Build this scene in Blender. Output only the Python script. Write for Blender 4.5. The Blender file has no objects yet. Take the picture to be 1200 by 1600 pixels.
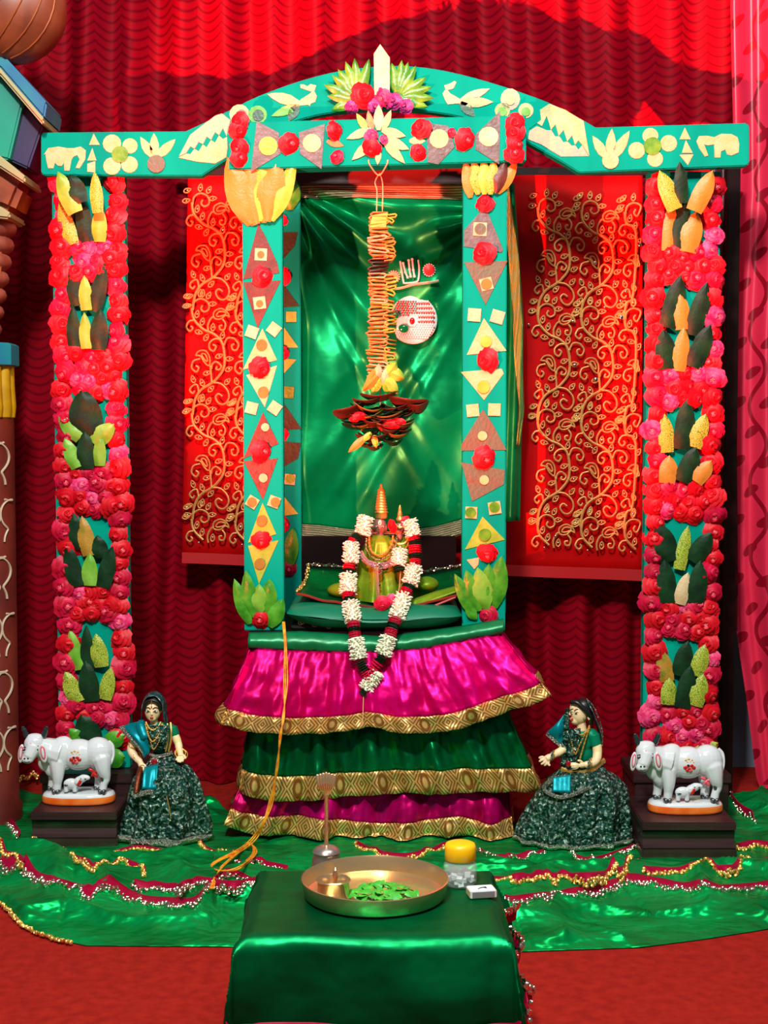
import bpy, bmesh, math, random
from math import sin, cos, pi, sqrt, atan2, floor as fl
from mathutils import Vector as V, noise as NZ, Matrix

random.seed(7)
C = bpy.context.scene.collection
sc = bpy.context.scene

# ------------------------------------------------------------------ camera, world, lights, exposure
F, HZ, CH, CY = 2200.0, 680.0, 1.19, -4.0       # focal length (px), horizon row, camera height, camera Y
TH = math.atan((800 - HZ) / F)
cd = bpy.data.cameras.new('camera'); cam = bpy.data.objects.new('camera', cd); C.objects.link(cam)
cam.location = (0, CY, CH); cam.rotation_euler = (pi/2 - TH, 0, 0)
cd.sensor_fit = 'VERTICAL'; cd.sensor_height = 36; cd.sensor_width = 27; cd.lens = F/1600*36
cd.clip_start = 0.05
sc.camera = cam
w = bpy.data.worlds.new('hall'); sc.world = w; w.use_nodes = True
w.node_tree.nodes['Background'].inputs[0].default_value = (0.80, 0.86, 1.0, 1)
w.node_tree.nodes['Background'].inputs[1].default_value = 0.15
sc.view_settings.view_transform = 'Standard'; sc.view_settings.look = 'None'
sc.view_settings.gamma = 1; sc.view_settings.use_curve_mapping = False
sc.view_settings.exposure = 0.0

def lamp(name, kind, loc, target, energy, col, **kw):
    d = bpy.data.lights.new(name, kind); d.energy = energy; d.color = col
    for k, x in kw.items(): setattr(d, k, x)
    o = bpy.data.objects.new(name, d); C.objects.link(o); o.location = loc
    o.rotation_euler = (V(target) - V(loc)).to_track_quat('-Z', 'Y').to_euler()
    return o
# white hall flood from above in front, red stage lamp low on the left, added overhead fill for highlights on tray and satin
lamp('white_flood', 'AREA', (-0.5, -3.6, 4.0), (0, .2, .9), 215, (1.0, .98, .93), size=.35)
lamp('red_stage_lamp', 'SPOT', (-1.75, -2.95, .35), (.40, .7, 2.12), 4700, (1.0, .07, .045), spot_size=.63, spot_blend=.7, shadow_soft_size=.03)
lamp('added_overhead_fill', 'AREA', (0.5, -2.0, 3.5), (0.1, -.4, 0), 70, (.94, 1.0, .97), shape='RECTANGLE', size=2.2, size_y=.5)

# ------------------------------------------------------------------ projection helpers (photo pixel + real depth -> place)
def ray(px, py):
    a, b = (px-600)/F, (800-py)/F
    return V((a, cos(TH) + b*sin(TH), -sin(TH) + b*cos(TH)))
def P(px, py, Y):
    d = ray(px, py); return V((0, CY, CH)) + d*((Y-CY)/d.y)
def G(px, py, z=0.0):
    d = ray(px, py); return V((0, CY, CH)) + d*((z-CH)/d.z)
def S(Y): return (Y-CY)/F                        # metres per pixel at depth Y

# ------------------------------------------------------------------ materials
def lin(c): return tuple((x/255/12.92 if x/255 <= .04045 else ((x/255+.055)/1.055)**2.4) for x in c) + (1,)
MC = {}
def mat(name, col, rough=.5, metal=0.0, col2=None, scale=40, bump=0.0, bscale=None, coat=0, trans=0, kind='noise', spec=None, stretch=None, detail=3, lo=.35, hi=.65, sheen=0, sss=0, aniso=0):
    if name in MC: return MC[name]
    m = bpy.data.materials.new(name); m.use_nodes = True; MC[name] = m
    N, L = m.node_tree.nodes, m.node_tree.links
    b = N['Principled BSDF']
    b.inputs['Base Color'].default_value = lin(col); b.inputs['Roughness'].default_value = rough
    b.inputs['Metallic'].default_value = metal; b.inputs['Coat Weight'].default_value = coat
    b.inputs['Coat Roughness'].default_value = .08
    b.inputs['Transmission Weight'].default_value = trans
    if sheen: b.inputs['Sheen Weight'].default_value = sheen
    if spec is not None: b.inputs['Specular IOR Level'].default_value = spec
    if aniso: b.inputs['Anisotropic'].default_value = aniso
    tc = N.new('ShaderNodeTexCoord'); out = tc.outputs['Object']
    if stretch:
        mp = N.new('ShaderNodeMapping'); mp.inputs['Scale'].default_value = stretch
        L.new(out, mp.inputs[0]); out = mp.outputs[0]
    def tex(s):
        if kind == 'voronoi':
            t = N.new('ShaderNodeTexVoronoi'); t.inputs['Scale'].default_value = s; L.new(out, t.inputs['Vector']); return t.outputs['Distance']
        if kind == 'cells':
            t = N.new('ShaderNodeTexVoronoi'); t.feature = 'DISTANCE_TO_EDGE'; t.inputs['Scale'].default_value = s; L.new(out, t.inputs['Vector']); return t.outputs['Distance']
        if kind == 'wave':
            t = N.new('ShaderNodeTexWave'); t.inputs['Scale'].default_value = s; t.inputs['Distortion'].default_value = 3; L.new(out, t.inputs['Vector']); return t.outputs['Fac']
        t = N.new('ShaderNodeTexNoise'); t.inputs['Scale'].default_value = s; t.inputs['Detail'].default_value = detail; L.new(out, t.inputs['Vector']); return t.outputs['Fac']
    if col2:
        r = N.new('ShaderNodeValToRGB'); L.new(tex(scale), r.inputs[0])
        r.color_ramp.elements[0].position = lo; r.color_ramp.elements[1].position = hi
        r.color_ramp.elements[0].color = lin(col); r.color_ramp.elements[1].color = lin(col2)
        L.new(r.outputs[0], b.inputs['Base Color'])
    if bump:
        bp = N.new('ShaderNodeBump'); bp.inputs['Strength'].default_value = bump; bp.inputs['Distance'].default_value = .004
        L.new(tex(bscale or scale), bp.inputs['Height']); L.new(bp.outputs[0], b.inputs['Normal'])
    return m
def nodes(name):
    m = bpy.data.materials.new(name); m.use_nodes = True
    N, L = m.node_tree.nodes, m.node_tree.links
    def M(op, a, b=None, c=None):
        n = N.new('ShaderNodeMath'); n.operation = op
        for i, x in enumerate((a, b, c)):
            if x is None: continue
            if isinstance(x, (int, float)): n.inputs[i].default_value = x
            else: L.new(x, n.inputs[i])
        return n.outputs[0]
    uv = N.new('ShaderNodeTexCoord').outputs['UV']
    sp = N.new('ShaderNodeSeparateXYZ'); L.new(uv, sp.inputs[0])
    def ramp(fac, c1, c2, lo=.4, hi=.6):
        r = N.new('ShaderNodeValToRGB'); L.new(fac, r.inputs[0])
        r.color_ramp.elements[0].position = lo; r.color_ramp.elements[1].position = hi
        r.color_ramp.elements[0].color = lin(c1); r.color_ramp.elements[1].color = lin(c2); return r.outputs[0]
    def noise(s, vec=None, detail=3):
        t = N.new('ShaderNodeTexNoise'); t.inputs['Scale'].default_value = s; t.inputs['Detail'].default_value = detail; L.new(vec or uv, t.inputs['Vector']); return t.outputs['Fac']
    def bump(h, st, dist=.004):
        bp = N.new('ShaderNodeBump'); bp.inputs['Strength'].default_value = st; bp.inputs['Distance'].default_value = dist
        L.new(h, bp.inputs['Height']); L.new(bp.outputs[0], N['Principled BSDF'].inputs['Normal'])
    return m, N, L, M, sp.outputs[0], sp.outputs[1], ramp, noise, bump, N['Principled BSDF']

def curtain_mat(name, c1, c2, w_=.085, p_=.031, rough=.6):
    m, N, L, M, u, v, ramp, noise, bump, b = nodes(name)
    nz = M('MULTIPLY', noise(9), .02)
    pu = M('SUBTRACT', M('MULTIPLY', M('FRACT', M('DIVIDE', M('ADD', u, nz), w_)), 2), 1)
    ph = M('DIVIDE', M('SUBTRACT', M('ADD', v, nz), M('MULTIPLY', M('MULTIPLY', pu, pu), .024)), p_)
    s = M('FRACT', ph)
    tri = M('ABSOLUTE', M('SUBTRACT', s, .5))
    L.new(ramp(tri, c1, c2, .25, .5), b.inputs['Base Color'])
    b.inputs['Roughness'].default_value = rough
    b.inputs['Specular IOR Level'].default_value = .06
    bump(s, .4, .005); return m
def zari_mat(name, c1, c2, w_=.09, rings=4.0):
    m, N, L, M, u, v, ramp, noise, bump, b = nodes(name)
    cell = M('DIVIDE', u, w_)
    a = M('ABSOLUTE', M('SUBTRACT', M('FRACT', cell), .5))
    bb = M('ABSOLUTE', M('SUBTRACT', v, .5))
    dia = M('ADD', M('MULTIPLY', a, 1.6), bb)
    rad = M('SQRT', M('ADD', M('MULTIPLY', M('MULTIPLY', a, a), 3.2), M('MULTIPLY', bb, bb)))
    par = M('GREATER_THAN', M('FRACT', M('MULTIPLY', M('FLOOR', cell), .5)), .25)
    inn = M('LESS_THAN', rad, .42)
    med = M('MULTIPLY', par, inn)
    rings_ = M('ADD', M('MULTIPLY', dia, M('SUBTRACT', 1, med)), M('MULTIPLY', M('MULTIPLY', rad, .35), med))
    st = M('ABSOLUTE', M('SUBTRACT', M('FRACT', M('MULTIPLY', rings_, rings)), .5))
    L.new(ramp(st, c2, c1, .14, .26), b.inputs['Base Color'])
    b.inputs['Metallic'].default_value = .6; b.inputs['Roughness'].default_value = .38
    bump(st, .5, .003); return m
def line_zari(name, c1, c2, n=7):
    m, N, L, M, u, v, ramp, noise, bump, b = nodes(name)
    st = M('ABSOLUTE', M('SUBTRACT', M('FRACT', M('MULTIPLY', v, n)), .5))
    nn = noise(160)
    L.new(ramp(M('ADD', st, M('MULTIPLY', nn, .35)), c2, c1, .28, .5), b.inputs['Base Color'])
    b.inputs['Metallic'].default_value = .8; b.inputs['Roughness'].default_value = .33
    bump(M('ADD', st, nn), .6, .003); return m
def leafprint_mat(name, c1, c2):
    m, N, L, M, u, v, ramp, noise, bump, b = nodes(name)
    cu, cv = M('DIVIDE', u, .075), M('DIVIDE', v, .095)
    row = M('FLOOR', cv)
    fu = M('SUBTRACT', M('FRACT', M('ADD', cu, M('MULTIPLY', row, .47))), .5)
    fv = M('SUBTRACT', M('FRACT', cv), .5)
    q = M('ADD', M('MULTIPLY', fu, .8), M('MULTIPLY', fv, .6)); r_ = M('SUBTRACT', M('MULTIPLY', fv, .8), M('MULTIPLY', fu, .6))
    el = M('ADD', M('MULTIPLY', M('MULTIPLY', q, q), 9), M('MULTIPLY', M('MULTIPLY', r_, r_), 38))
    vine = M('ABSOLUTE', M('SUBTRACT', M('FRACT', M('ADD', M('DIVIDE', u, .16), M('MULTIPLY', M('SINE', M('MULTIPLY', v, 26)), .12))), .5))
    vl = M('LESS_THAN', vine, .035)
    ins = M('MAXIMUM', M('LESS_THAN', el, .9), vl)
    L.new(ramp(ins, c1, c2), b.inputs['Base Color'])
    b.inputs['Roughness'].default_value = .38; b.inputs['Specular IOR Level'].default_value = .6
    return m

def satin(name, col, col2=None, rough=.3, metal=.45, bump=.25, bs=14, st=None):
    m = mat(name, col, rough=max(.36, rough+.04), metal=metal*.7, col2=col2, scale=6, bump=bump, bscale=bs, spec=.5, stretch=st)
    for n in m.node_tree.nodes:
        if n.type == 'BUMP': n.inputs['Distance'].default_value = .02
    m.node_tree.nodes['Principled BSDF'].inputs['Specular Tint'].default_value = tuple(min(1, .25+x*1.2) for x in lin(col)[:3])+(1,)
    return m

M_curtain = curtain_mat('maroon_scallop', (140, 2, 22), (96, 0, 15))
M_pink = leafprint_mat('pink_brocade', (222, 40, 74), (146, 6, 32))
M_darkcurt = leafprint_mat('maroon_brocade', (86, 14, 26), (50, 4, 14))
M_carpet = mat('red_carpet', (158, 32, 22), .95, col2=(140, 24, 18), scale=35, bump=.5, bscale=420, spec=.1)
M_wall = mat('grey_paint', (120, 136, 150), .8, col2=(108, 122, 136), scale=3)
M_teal = mat('teal_paint', (0, 162, 136), .7, col2=(0, 144, 124), scale=9, stretch=(1, 1, .25), bump=.05, spec=.04)
M_wood = mat('dark_wood', (34, 7, 7), .5, col2=(18, 4, 4), scale=14, stretch=(.2, 1, 1), bump=.15, spec=.12)
M_plinth = mat('rosewood', (56, 28, 30), .42, col2=(40, 18, 20), scale=20, stretch=(.2, 1, 3), bump=.1)
M_redwood = mat('red_wood', (92, 18, 10), .4, col2=(60, 8, 6), scale=18, stretch=(.1, 1, 1), bump=.1)
M_panel = mat('red_georgette', (188, 2, 4), .6, col2=(164, 0, 2), scale=5, spec=.08)
M_goldthread = mat('gold_thread', (232, 178, 104), .4, .45, bump=.5, bscale=600)
M_sequin = mat('sequin', (235, 215, 190), .16, 1.0)
M_gold = mat('gold', (236, 184, 92), .34, .75, bump=.15, bscale=300)
M_silver = mat('silver_trim', (205, 205, 190), .3, .9, col2=(120, 120, 105), scale=300, kind='voronoi', bump=.8, bscale=420)
M_brass = mat('brass', (226, 190, 140), .25, .85, bump=.05, bscale=200)
M_green = satin('green_satin', (0, 172, 84), (0, 134, 60), .24, .85, 1.0, 6, (1, 1.6, 1))
for n_ in M_green.node_tree.nodes:
    if n_.type == 'BUMP': n_.inputs['Distance'].default_value = .06
M_green2 = satin('deep_green_satin', (0, 118, 62), (0, 92, 48), .26, 1.0, .8, 6)
M_backsatin = satin('backdrop_satin', (0, 156, 88), (0, 130, 70), .34, .6, .3, 7)
M_mag = satin('magenta_satin', (232, 0, 116), (204, 0, 84), .28, .7, .7, 9)
M_magd = satin('plum_satin', (206, 0, 112), (170, 0, 70), .28, .7, .8, 8)
M_red_lining = mat('red_lining', (190, 0, 10), .5)
M_crimson = satin('crimson_ribbon', (150, 0, 46), None, .45, .1)
M_cushion = mat('cushion_cloth', (0, 122, 88), .4, .1, col2=(0, 108, 78), scale=5, bump=.1, bscale=20)
M_band = mat('band_cloth', (0, 128, 74), .38, .25, col2=(0, 108, 60), scale=9, bump=.3, bscale=18)
M_zari = zari_mat('zari_gold', (236, 194, 116), (150, 98, 40))
M_linezari = line_zari('striped_zari', (226, 208, 160), (120, 104, 70))
M_greenzari = line_zari('striped_green_zari', (150, 214, 120), (30, 130, 60))
M_rose = mat('rose_red', (196, 2, 16), .5, col2=(220, 8, 36), scale=1.3, spec=.3)
M_rose2 = mat('rose_crimson', (170, 0, 26), .5, col2=(216, 16, 70), scale=1.1, spec=.3)
M_rosep = mat('rose_pink', (214, 14, 84), .5, col2=(240, 90, 140), scale=1.6, spec=.3)
M_rosem = mat('flower_magenta', (178, 6, 92), .5, col2=(222, 60, 150), scale=2.5)
M_pistil = mat('rose_centre', (244, 120, 130), .6)
M_lime = mat('leaf_lime', (98, 164, 34), .45, col2=(134, 190, 66), scale=18, bump=.3, bscale=60)
M_spot = mat('leaf_spotted', (58, 126, 20), .42, col2=(184, 190, 62), scale=170, kind='cells', lo=.02, hi=.12, bump=.3)
M_yel = mat('leaf_yellow', (178, 132, 44), .45, col2=(104, 126, 28), scale=26, lo=.5, hi=.72, bump=.3, bscale=140)
M_dark = mat('leaf_dark', (12, 58, 26), .5, col2=(6, 38, 18), scale=22, bump=.3, bscale=70, spec=.25)
M_mid = mat('leaf_green', (42, 132, 26), .33, col2=(88, 168, 40), scale=26, bump=.25, bscale=90)
M_olive = mat('leaf_olive', (112, 116, 34), .45, col2=(90, 100, 24), scale=30)
M_cream = mat('leaf_cream', (206, 188, 136), .5, col2=(178, 176, 110), scale=30, bump=.3, bscale=120)
M_pale = mat('leaf_pale', (218, 196, 152), .5, col2=(200, 172, 120), scale=22, bump=.3, bscale=120)
M_redtint = mat('leaf_red_tint', (216, 168, 142), .5, col2=(206, 184, 136), scale=22, bump=.3, bscale=120)  # cream leaf with the red lamp's light mixed into its colour
M_brown = mat('leaf_brown', (66, 40, 28), .45, col2=(44, 30, 20), scale=24, bump=.3, bscale=90)
M_grey = mat('leaf_grey', (74, 100, 100), .45, col2=(58, 76, 72), scale=34, bump=.4, bscale=100)
M_greygreen = mat('leaf_greygreen', (66, 98, 74), .45, col2=(84, 70, 54), scale=26, lo=.45, hi=.8, bump=.4, bscale=100)
M_straw = mat('leaf_straw', (214, 150, 78), .5, col2=(190, 100, 46), scale=40)
M_drybr = mat('leaf_dry_dark', (66, 34, 22), .45, col2=(34, 36, 18), scale=30)
M_white = mat('jasmine', (250, 250, 232), .6, col2=(232, 236, 200), scale=80)
M_porc = mat('porcelain', (216, 222, 224), .12, coat=.6, spec=.5)
M_orange = mat('orange_glaze', (232, 96, 22), .2, col2=(240, 130, 50), scale=20, coat=.5)
M_pinkglaze = mat('pink_glaze', (226, 92, 104), .25)
M_redglaze = mat('red_glaze', (200, 30, 26), .3)
M_black = mat('black_glaze', (18, 22, 26), .2, coat=.5)
M_horn = mat('horn_glaze', (40, 62, 66), .2, .4, coat=.5)
M_steel = mat('silver_paint', (120, 124, 126), .3, .9)
M_skin = mat('doll_skin', (242, 224, 160), .4, col2=(244, 208, 166), scale=14)
M_hair = mat('doll_hair', (14, 14, 16), .4)
M_lip = mat('lip_red', (190, 40, 30), .4)
M_eye = mat('eye_white', (236, 226, 210), .3)
M_tealsat = satin('teal_satin', (0, 136, 146), (0, 110, 120), .28, .4)
M_blouse = satin('blouse_green', (0, 120, 84), None, .4, .15)
M_foil = mat('green_foil', (22, 72, 60), .22, .8, col2=(196, 214, 200), scale=110, detail=6, lo=.5, hi=.72, bump=1.0, bscale=44)  # pale second tone paints silver glints into the foil colour
for n_ in M_foil.node_tree.nodes:
    if n_.type == 'BUMP': n_.inputs['Distance'].default_value = .03
M_ruby = mat('ruby', (150, 0, 24), .08, coat=1)
M_idolskin = mat('idol_metal', (176, 124, 108), .34, .5)
M_bell = mat('bell_metal', (176, 156, 146), .3, .8, bump=.05, bscale=200)
M_idolcloth = satin('lime_silk', (136, 150, 26), (90, 128, 20), .36, .3)
M_thread = mat('orange_thread', (232, 110, 16), .6, col2=(240, 180, 30), scale=60)
M_string = mat('string', (222, 170, 120), .7)
M_clear = mat('clear_plastic', (225, 232, 230), .08)
M_clear.node_tree.nodes['Principled BSDF'].inputs['Alpha'].default_value = .2
M_lid = mat('yellow_plastic', (246, 186, 4), .35)
M_camphor = mat('camphor', (240, 244, 244), .5, sss=0)
M_card = mat('white_card', (214, 218, 222), .5)
M_blueprint = mat('blue_print', (70, 84, 120), .5)
M_tulsi = mat('tulsi_leaf', (40, 150, 40), .42, col2=(84, 190, 60), scale=60)
M_colshaft = mat('column_red', (118, 40, 26), .5, col2=(92, 28, 20), scale=8)
M_scroll = mat('scroll_cream', (196, 176, 150), .5)
M_blue = mat('column_blue', (30, 86, 150), .45, col2=(20, 130, 140), scale=6)
M_colteal = mat('column_teal', (20, 150, 120), .4, col2=(30, 110, 110), scale=5)
M_indigo = mat('column_indigo', (40, 30, 74), .45)
M_colyel = mat('column_yellow', (206, 160, 10), .4, col2=(180, 130, 6), scale=14)
M_colgold = mat('column_gold', (176, 160, 110), .45)
M_colora = mat('column_orange', (176, 84, 14), .45, col2=(120, 40, 14), scale=8)
M_colpink = mat('column_pink', (172, 96, 74), .4, col2=(130, 58, 44), scale=12)
M_colbrown = mat('column_brown', (104, 40, 22), .4, col2=(150, 70, 40), scale=9)
M_bead_r = mat('bead_red', (200, 40, 24), .25); M_bead_t = mat('bead_teal', (30, 160, 140), .25)
M_bead_w = mat('bead_white', (226, 232, 226), .2); M_bead_g = mat('gem_green', (0, 140, 70), .08, coat=1)
M_tag = mat('tag_green', (30, 110, 80), .6)

# ------------------------------------------------------------------ mesh builder
class MB:
    def __init__(s): s.v = []; s.f = []; s.m = []; s.uv = []
    def add(s, vs, fs, mi=0, uvs=None):
        o = len(s.v); s.v += [tuple(x) for x in vs]; s.uv += (uvs or [(0, 0)]*len(vs))
        s.f += [tuple(i+o for i in f) for f in fs]; s.m += [mi]*len(fs); return s
    def box(s, x0, x1, y0, y1, z0, z1, mi=0):
        vs = [(x, y, z) for z in (z0, z1) for y in (y0, y1) for x in (x0, x1)]
        return s.add(vs, [(0, 2, 3, 1), (4, 5, 7, 6), (0, 1, 5, 4), (2, 6, 7, 3), (0, 4, 6, 2), (1, 3, 7, 5)], mi)
    def tube(s, pts, rad, n=8, mi=0, closed=False, flat=None):
        pts = [V(p) for p in pts]; k = len(pts)
        if not hasattr(rad, '__len__'): rad = [rad]*k
        vs, fs = [], []; up = V((0.12, 1, 0.2)).normalized(); prev = None
        for i, p in enumerate(pts):
            a = pts[(i-1) % k] if (i or closed) else p; b = pts[(i+1) % k] if (i < k-1 or closed) else p
            t = (b-a); t = t.normalized() if t.length > 1e-9 else V((0, 0, 1))
            ref = prev if prev is not None else (up if abs(t.dot(up)) < .95 else V((1, 0, 0)))
            x = (ref - t*ref.dot(t)); x = x.normalized() if x.length > 1e-6 else t.orthogonal().normalized()
            prev = x; y = t.cross(x)
            for j in range(n):
                an = 2*pi*j/n; vs.append(p + (x*cos(an)*(flat or 1) + y*sin(an))*rad[i])
        for i in range(k if closed else k-1):
            for j in range(n):
                a = i*n+j; b = i*n+(j+1) % n; c = ((i+1) % k)*n
                fs.append((a, b, c+(j+1) % n, c+j))
        if not closed: fs += [tuple(range(n-1, -1, -1)), tuple((k-1)*n+j for j in range(n))]
        return s.add(vs, fs, mi)
    def lathe(s, prof, c, n=24, mi=0, sx=1, sy=1, ang=0, cap=True, axis='z'):
        vs, fs = [], []; k = len(prof)
        for r, z in prof:
            for j in range(n):
                a = 2*pi*j/n + ang
                q = (c[0]+r*cos(a)*sx, c[1]+r*sin(a)*sy, c[2]+z)
                if axis == 'y': q = (c[0]+r*cos(a)*sx, c[1]+z, c[2]+r*sin(a)*sy)
                vs.append(q)
        for i in range(k-1):
            for j in range(n): fs.append((i*n+j, i*n+(j+1) % n, (i+1)*n+(j+1) % n, (i+1)*n+j))
        if cap: fs += [tuple(range(n-1, -1, -1)), tuple((k-1)*n+j for j in range(n))]
        return s.add(vs, fs, mi)
    def ell(s, c, r, n=12, k=8, mi=0, rot=None):
        c = V(c); R = Matrix.Identity(3) if rot is None else rot
        if not hasattr(r, '__len__'): r = (r, r, r)
        vs = [c + R @ V((0, 0, -r[2]))]; fs = []
        for i in range(1, k):
            t = -pi/2 + pi*i/k
            for j in range(n): vs.append(c + R @ V((r[0]*cos(t)*cos(2*pi*j/n), r[1]*cos(t)*sin(2*pi*j/n), r[2]*sin(t))))
        vs.append(c + R @ V((0, 0, r[2])))
        for j in range(n): fs.append((0, 1+(j+1) % n, 1+j))
        for i in range(k-2):
            for j in range(n): a = 1+i*n; fs.append((a+j, a+(j+1) % n, a+n+(j+1) % n, a+n+j))
        e = len(vs)-1; a = 1+(k-2)*n
        for j in range(n): fs.append((a+j, a+(j+1) % n, e))
        return s.add(vs, fs, mi)
    def grid(s, fn, nu, nv, mi=0, closed=False, uvf=None):
        vs, uvs = [], []
        for i in range(nu+(0 if closed else 1)):
            for j in range(nv+1):
                u, v = i/nu, j/nv; vs.append(fn(u, v)); uvs.append(uvf(u, v) if uvf else (u, v))
        k = nv+1; N = nu if closed else nu+1
        fs = [(i*k+j, ((i+1) % N)*k+j, ((i+1) % N)*k+j+1, i*k+j+1) for i in range(nu) for j in range(nv)]
        return s.add(vs, fs, mi, uvs)
    def prism(s, pts, Y, th, mi=0, px=True):       # outline (photo pixels at depth Y, or X/Z pairs) extruded back by th
        q = [P(a, b, Y) for a, b in pts] if px else [V((a, Y, b)) for a, b in pts]
        n = len(q); ar = sum(q[i].x*q[(i+1) % n].z - q[(i+1) % n].x*q[i].z for i in range(n))
        if ar < 0: q.reverse()
        vs = q + [V((p.x, p.y+th, p.z)) for p in q]
        fs = [tuple(range(n)), tuple(range(2*n-1, n-1, -1))] + [(i+n, (i+1) % n+n, (i+1) % n, i) for i in range(n)]
        return s.add(vs, fs, mi)
def wloc(o):
    p = V((0, 0, 0))
    while o: p = p + o.location; o = o.parent
    return p
def finish(me, mats, smooth):
    for m in (mats if isinstance(mats, (list, tuple)) else [mats]): me.materials.append(m)
    if smooth:
        me.shade_smooth()
        if smooth < 179: me.set_sharp_from_angle(angle=math.radians(smooth))
def mesh(name, mb, mats, org=V((0, 0, 0)), smooth=40, bevel=0):
    me = bpy.data.meshes.new(name)
    me.from_pydata([(x-org[0], y-org[1], z-org[2]) for x, y, z in mb.v], [], mb.f)
    me.polygons.foreach_set('material_index', mb.m)
    uvl = me.uv_layers.new(name='uv'); li = [0]*len(me.loops); me.loops.foreach_get('vertex_index', li)
    uvl.data.foreach_set('uv', [x for i in li for x in mb.uv[i]])
    if bevel:
        bm = bmesh.new(); bm.from_mesh(me)
        bmesh.ops.bevel(bm, geom=[e for e in bm.edges if len(e.link_faces) == 2 and e.calc_face_angle(0) > .6], offset=bevel, segments=2, affect='EDGES', clamp_overlap=True)
        bm.to_mesh(me); bm.free()
    finish(me, mats, smooth); return me
def link(name, me, parent=None, loc=None):
    o = bpy.data.objects.new(name, me); C.objects.link(o)
    if parent: o.parent = parent
    if loc is not None: o.location = loc
    return o
def tag(o, label, cat=None, group=None, kind=None):
    if label: o['label'] = label
    if cat: o['category'] = cat
    if group: o['group'] = group
    if kind: o['kind'] = kind
    return o
def thing(name, loc, label, cat, group=None):
    o = bpy.data.objects.new(name, None); C.objects.link(o); o.location = loc; o.empty_display_size = .05
    return tag(o, label, cat, group)
def part(name, mb, mats, parent, smooth=40, bevel=0, solid=0, kind=None, label=None):
    o = link(name, mesh(name, mb, mats, wloc(parent) if parent else V((0, 0, 0)), smooth, bevel), parent)
    if solid:
        m = o.modifiers.new('thickness', 'SOLIDIFY'); m.thickness = solid; m.offset = 0
    if kind: o['kind'] = kind
    if label: o['label'] = label
    return o
def solo(name, mb, mats, loc, label, cat, group=None, **kw):
    me = mesh(name, mb, mats, V(loc), kw.get('smooth', 40), kw.get('bevel', 0)); o = link(name, me, None, loc)
    if kw.get('solid'):
        m = o.modifiers.new('thickness', 'SOLIDIFY'); m.thickness = kw['solid']; m.offset = 0
    return tag(o, label, cat, group, kw.get('kind'))
def fuse(name, mb, mats, parent, voxel=.002, it=4, smooth=180, label=None):     # one continuous surface from overlapping volumes
    me = bpy.data.meshes.new(name); org = wloc(parent) if parent else V((0, 0, 0))
    me.from_pydata([(x-org[0], y-org[1], z-org[2]) for x, y, z in mb.v], [], mb.f)
    t = bpy.data.objects.new(name, me); C.objects.link(t)
    r = t.modifiers.new('r', 'REMESH'); r.mode = 'VOXEL'; r.voxel_size = voxel
    q = t.modifiers.new('s', 'SMOOTH'); q.factor = .5; q.iterations = it
    dg = bpy.context.evaluated_depsgraph_get(); dg.update()
    m2 = bpy.data.meshes.new_from_object(t.evaluated_get(dg)); m2.name = name
    C.objects.unlink(t); bpy.data.objects.remove(t); bpy.data.meshes.remove(me)
    m2.materials.clear(); finish(m2, mats, smooth)
    o = link(name, m2, parent)
    if label: o['label'] = label
    return o
def dup(o, parent=None, **props):
    c = o.copy(); C.objects.link(c)
    if parent: c.parent = parent
    for k, x in props.items(): c[k] = x
    for ch in list(o.children): dup(ch, c)
    return c
def sm(pts, n=6, closed=False):                   # Catmull-Rom through points
    pts = [V(p) for p in pts]; k = len(pts); out = []
    for i in range(k if closed else k-1):
        g = (lambda j: pts[j % k]) if closed else (lambda j: pts[min(max(j, 0), k-1)])
        a, b, c, d = g(i-1), g(i), g(i+1), g(i+2)
        for j in range(n):
            t = j/n; out.append(.5*((2*b)+(c-a)*t+(2*a-5*b+4*c-d)*t*t+(3*b-a-3*c+d)*t**3))
    if not closed: out.append(pts[-1])
    return out
def interp(tab, x):
    if x <= tab[0][0]: return tab[0][1]
    for (a, b), (c, d) in zip(tab, tab[1:]):
        if x <= c: return b+(d-b)*(x-a)/(c-a)
    return tab[-1][1]
def nz(x, y, z=0): return NZ.noise(V((x, y, z)))
# ------------------------------------------------------------------ room shell
mb = MB(); mb.box(-3.2, 3.2, -5.2, 1.06, -.05, 0)
tag(solo('floor', mb, M_carpet, (0, 0, 0), None, None), None, kind='structure')
mb = MB(); mb.box(-3.2, 3.2, 1.0, 1.06, 0, 3.4)
tag(solo('wall_back', mb, M_wall, (0, 1, 0), None, None), None, kind='structure')

# ------------------------------------------------------------------ curtains
def main_fold(x, z):
    t = max(0, min(1, z/2.7))
    q = x + .10*(t-.5)*sin(x*2.3+1) + .03*nz(x*2, z*.8)
    return .030*sin(q*2*pi/.165) + .022*sin(q*2*pi/.41+1.2) + .02*nz(x*1.3, z*.7, 3) + .010*sin(q*2*pi/.085+.6)*(1-t)
xl, xr = P(-110, 700, .8).x, P(1139, 700, .8).x
mb = MB()
mb.grid(lambda u, v: V((xl+(xr-xl)*u, .79+main_fold(xl+(xr-xl)*u, 2.85*v), .004+2.85*v)), 260, 46, uvf=lambda u, v: ((xr-xl)*u, 2.85*v))
solo('curtain', mb, M_curtain, (0, .8, 0), 'wide maroon curtain with scalloped texture hanging behind the whole shrine', 'curtain', smooth=180)

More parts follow.
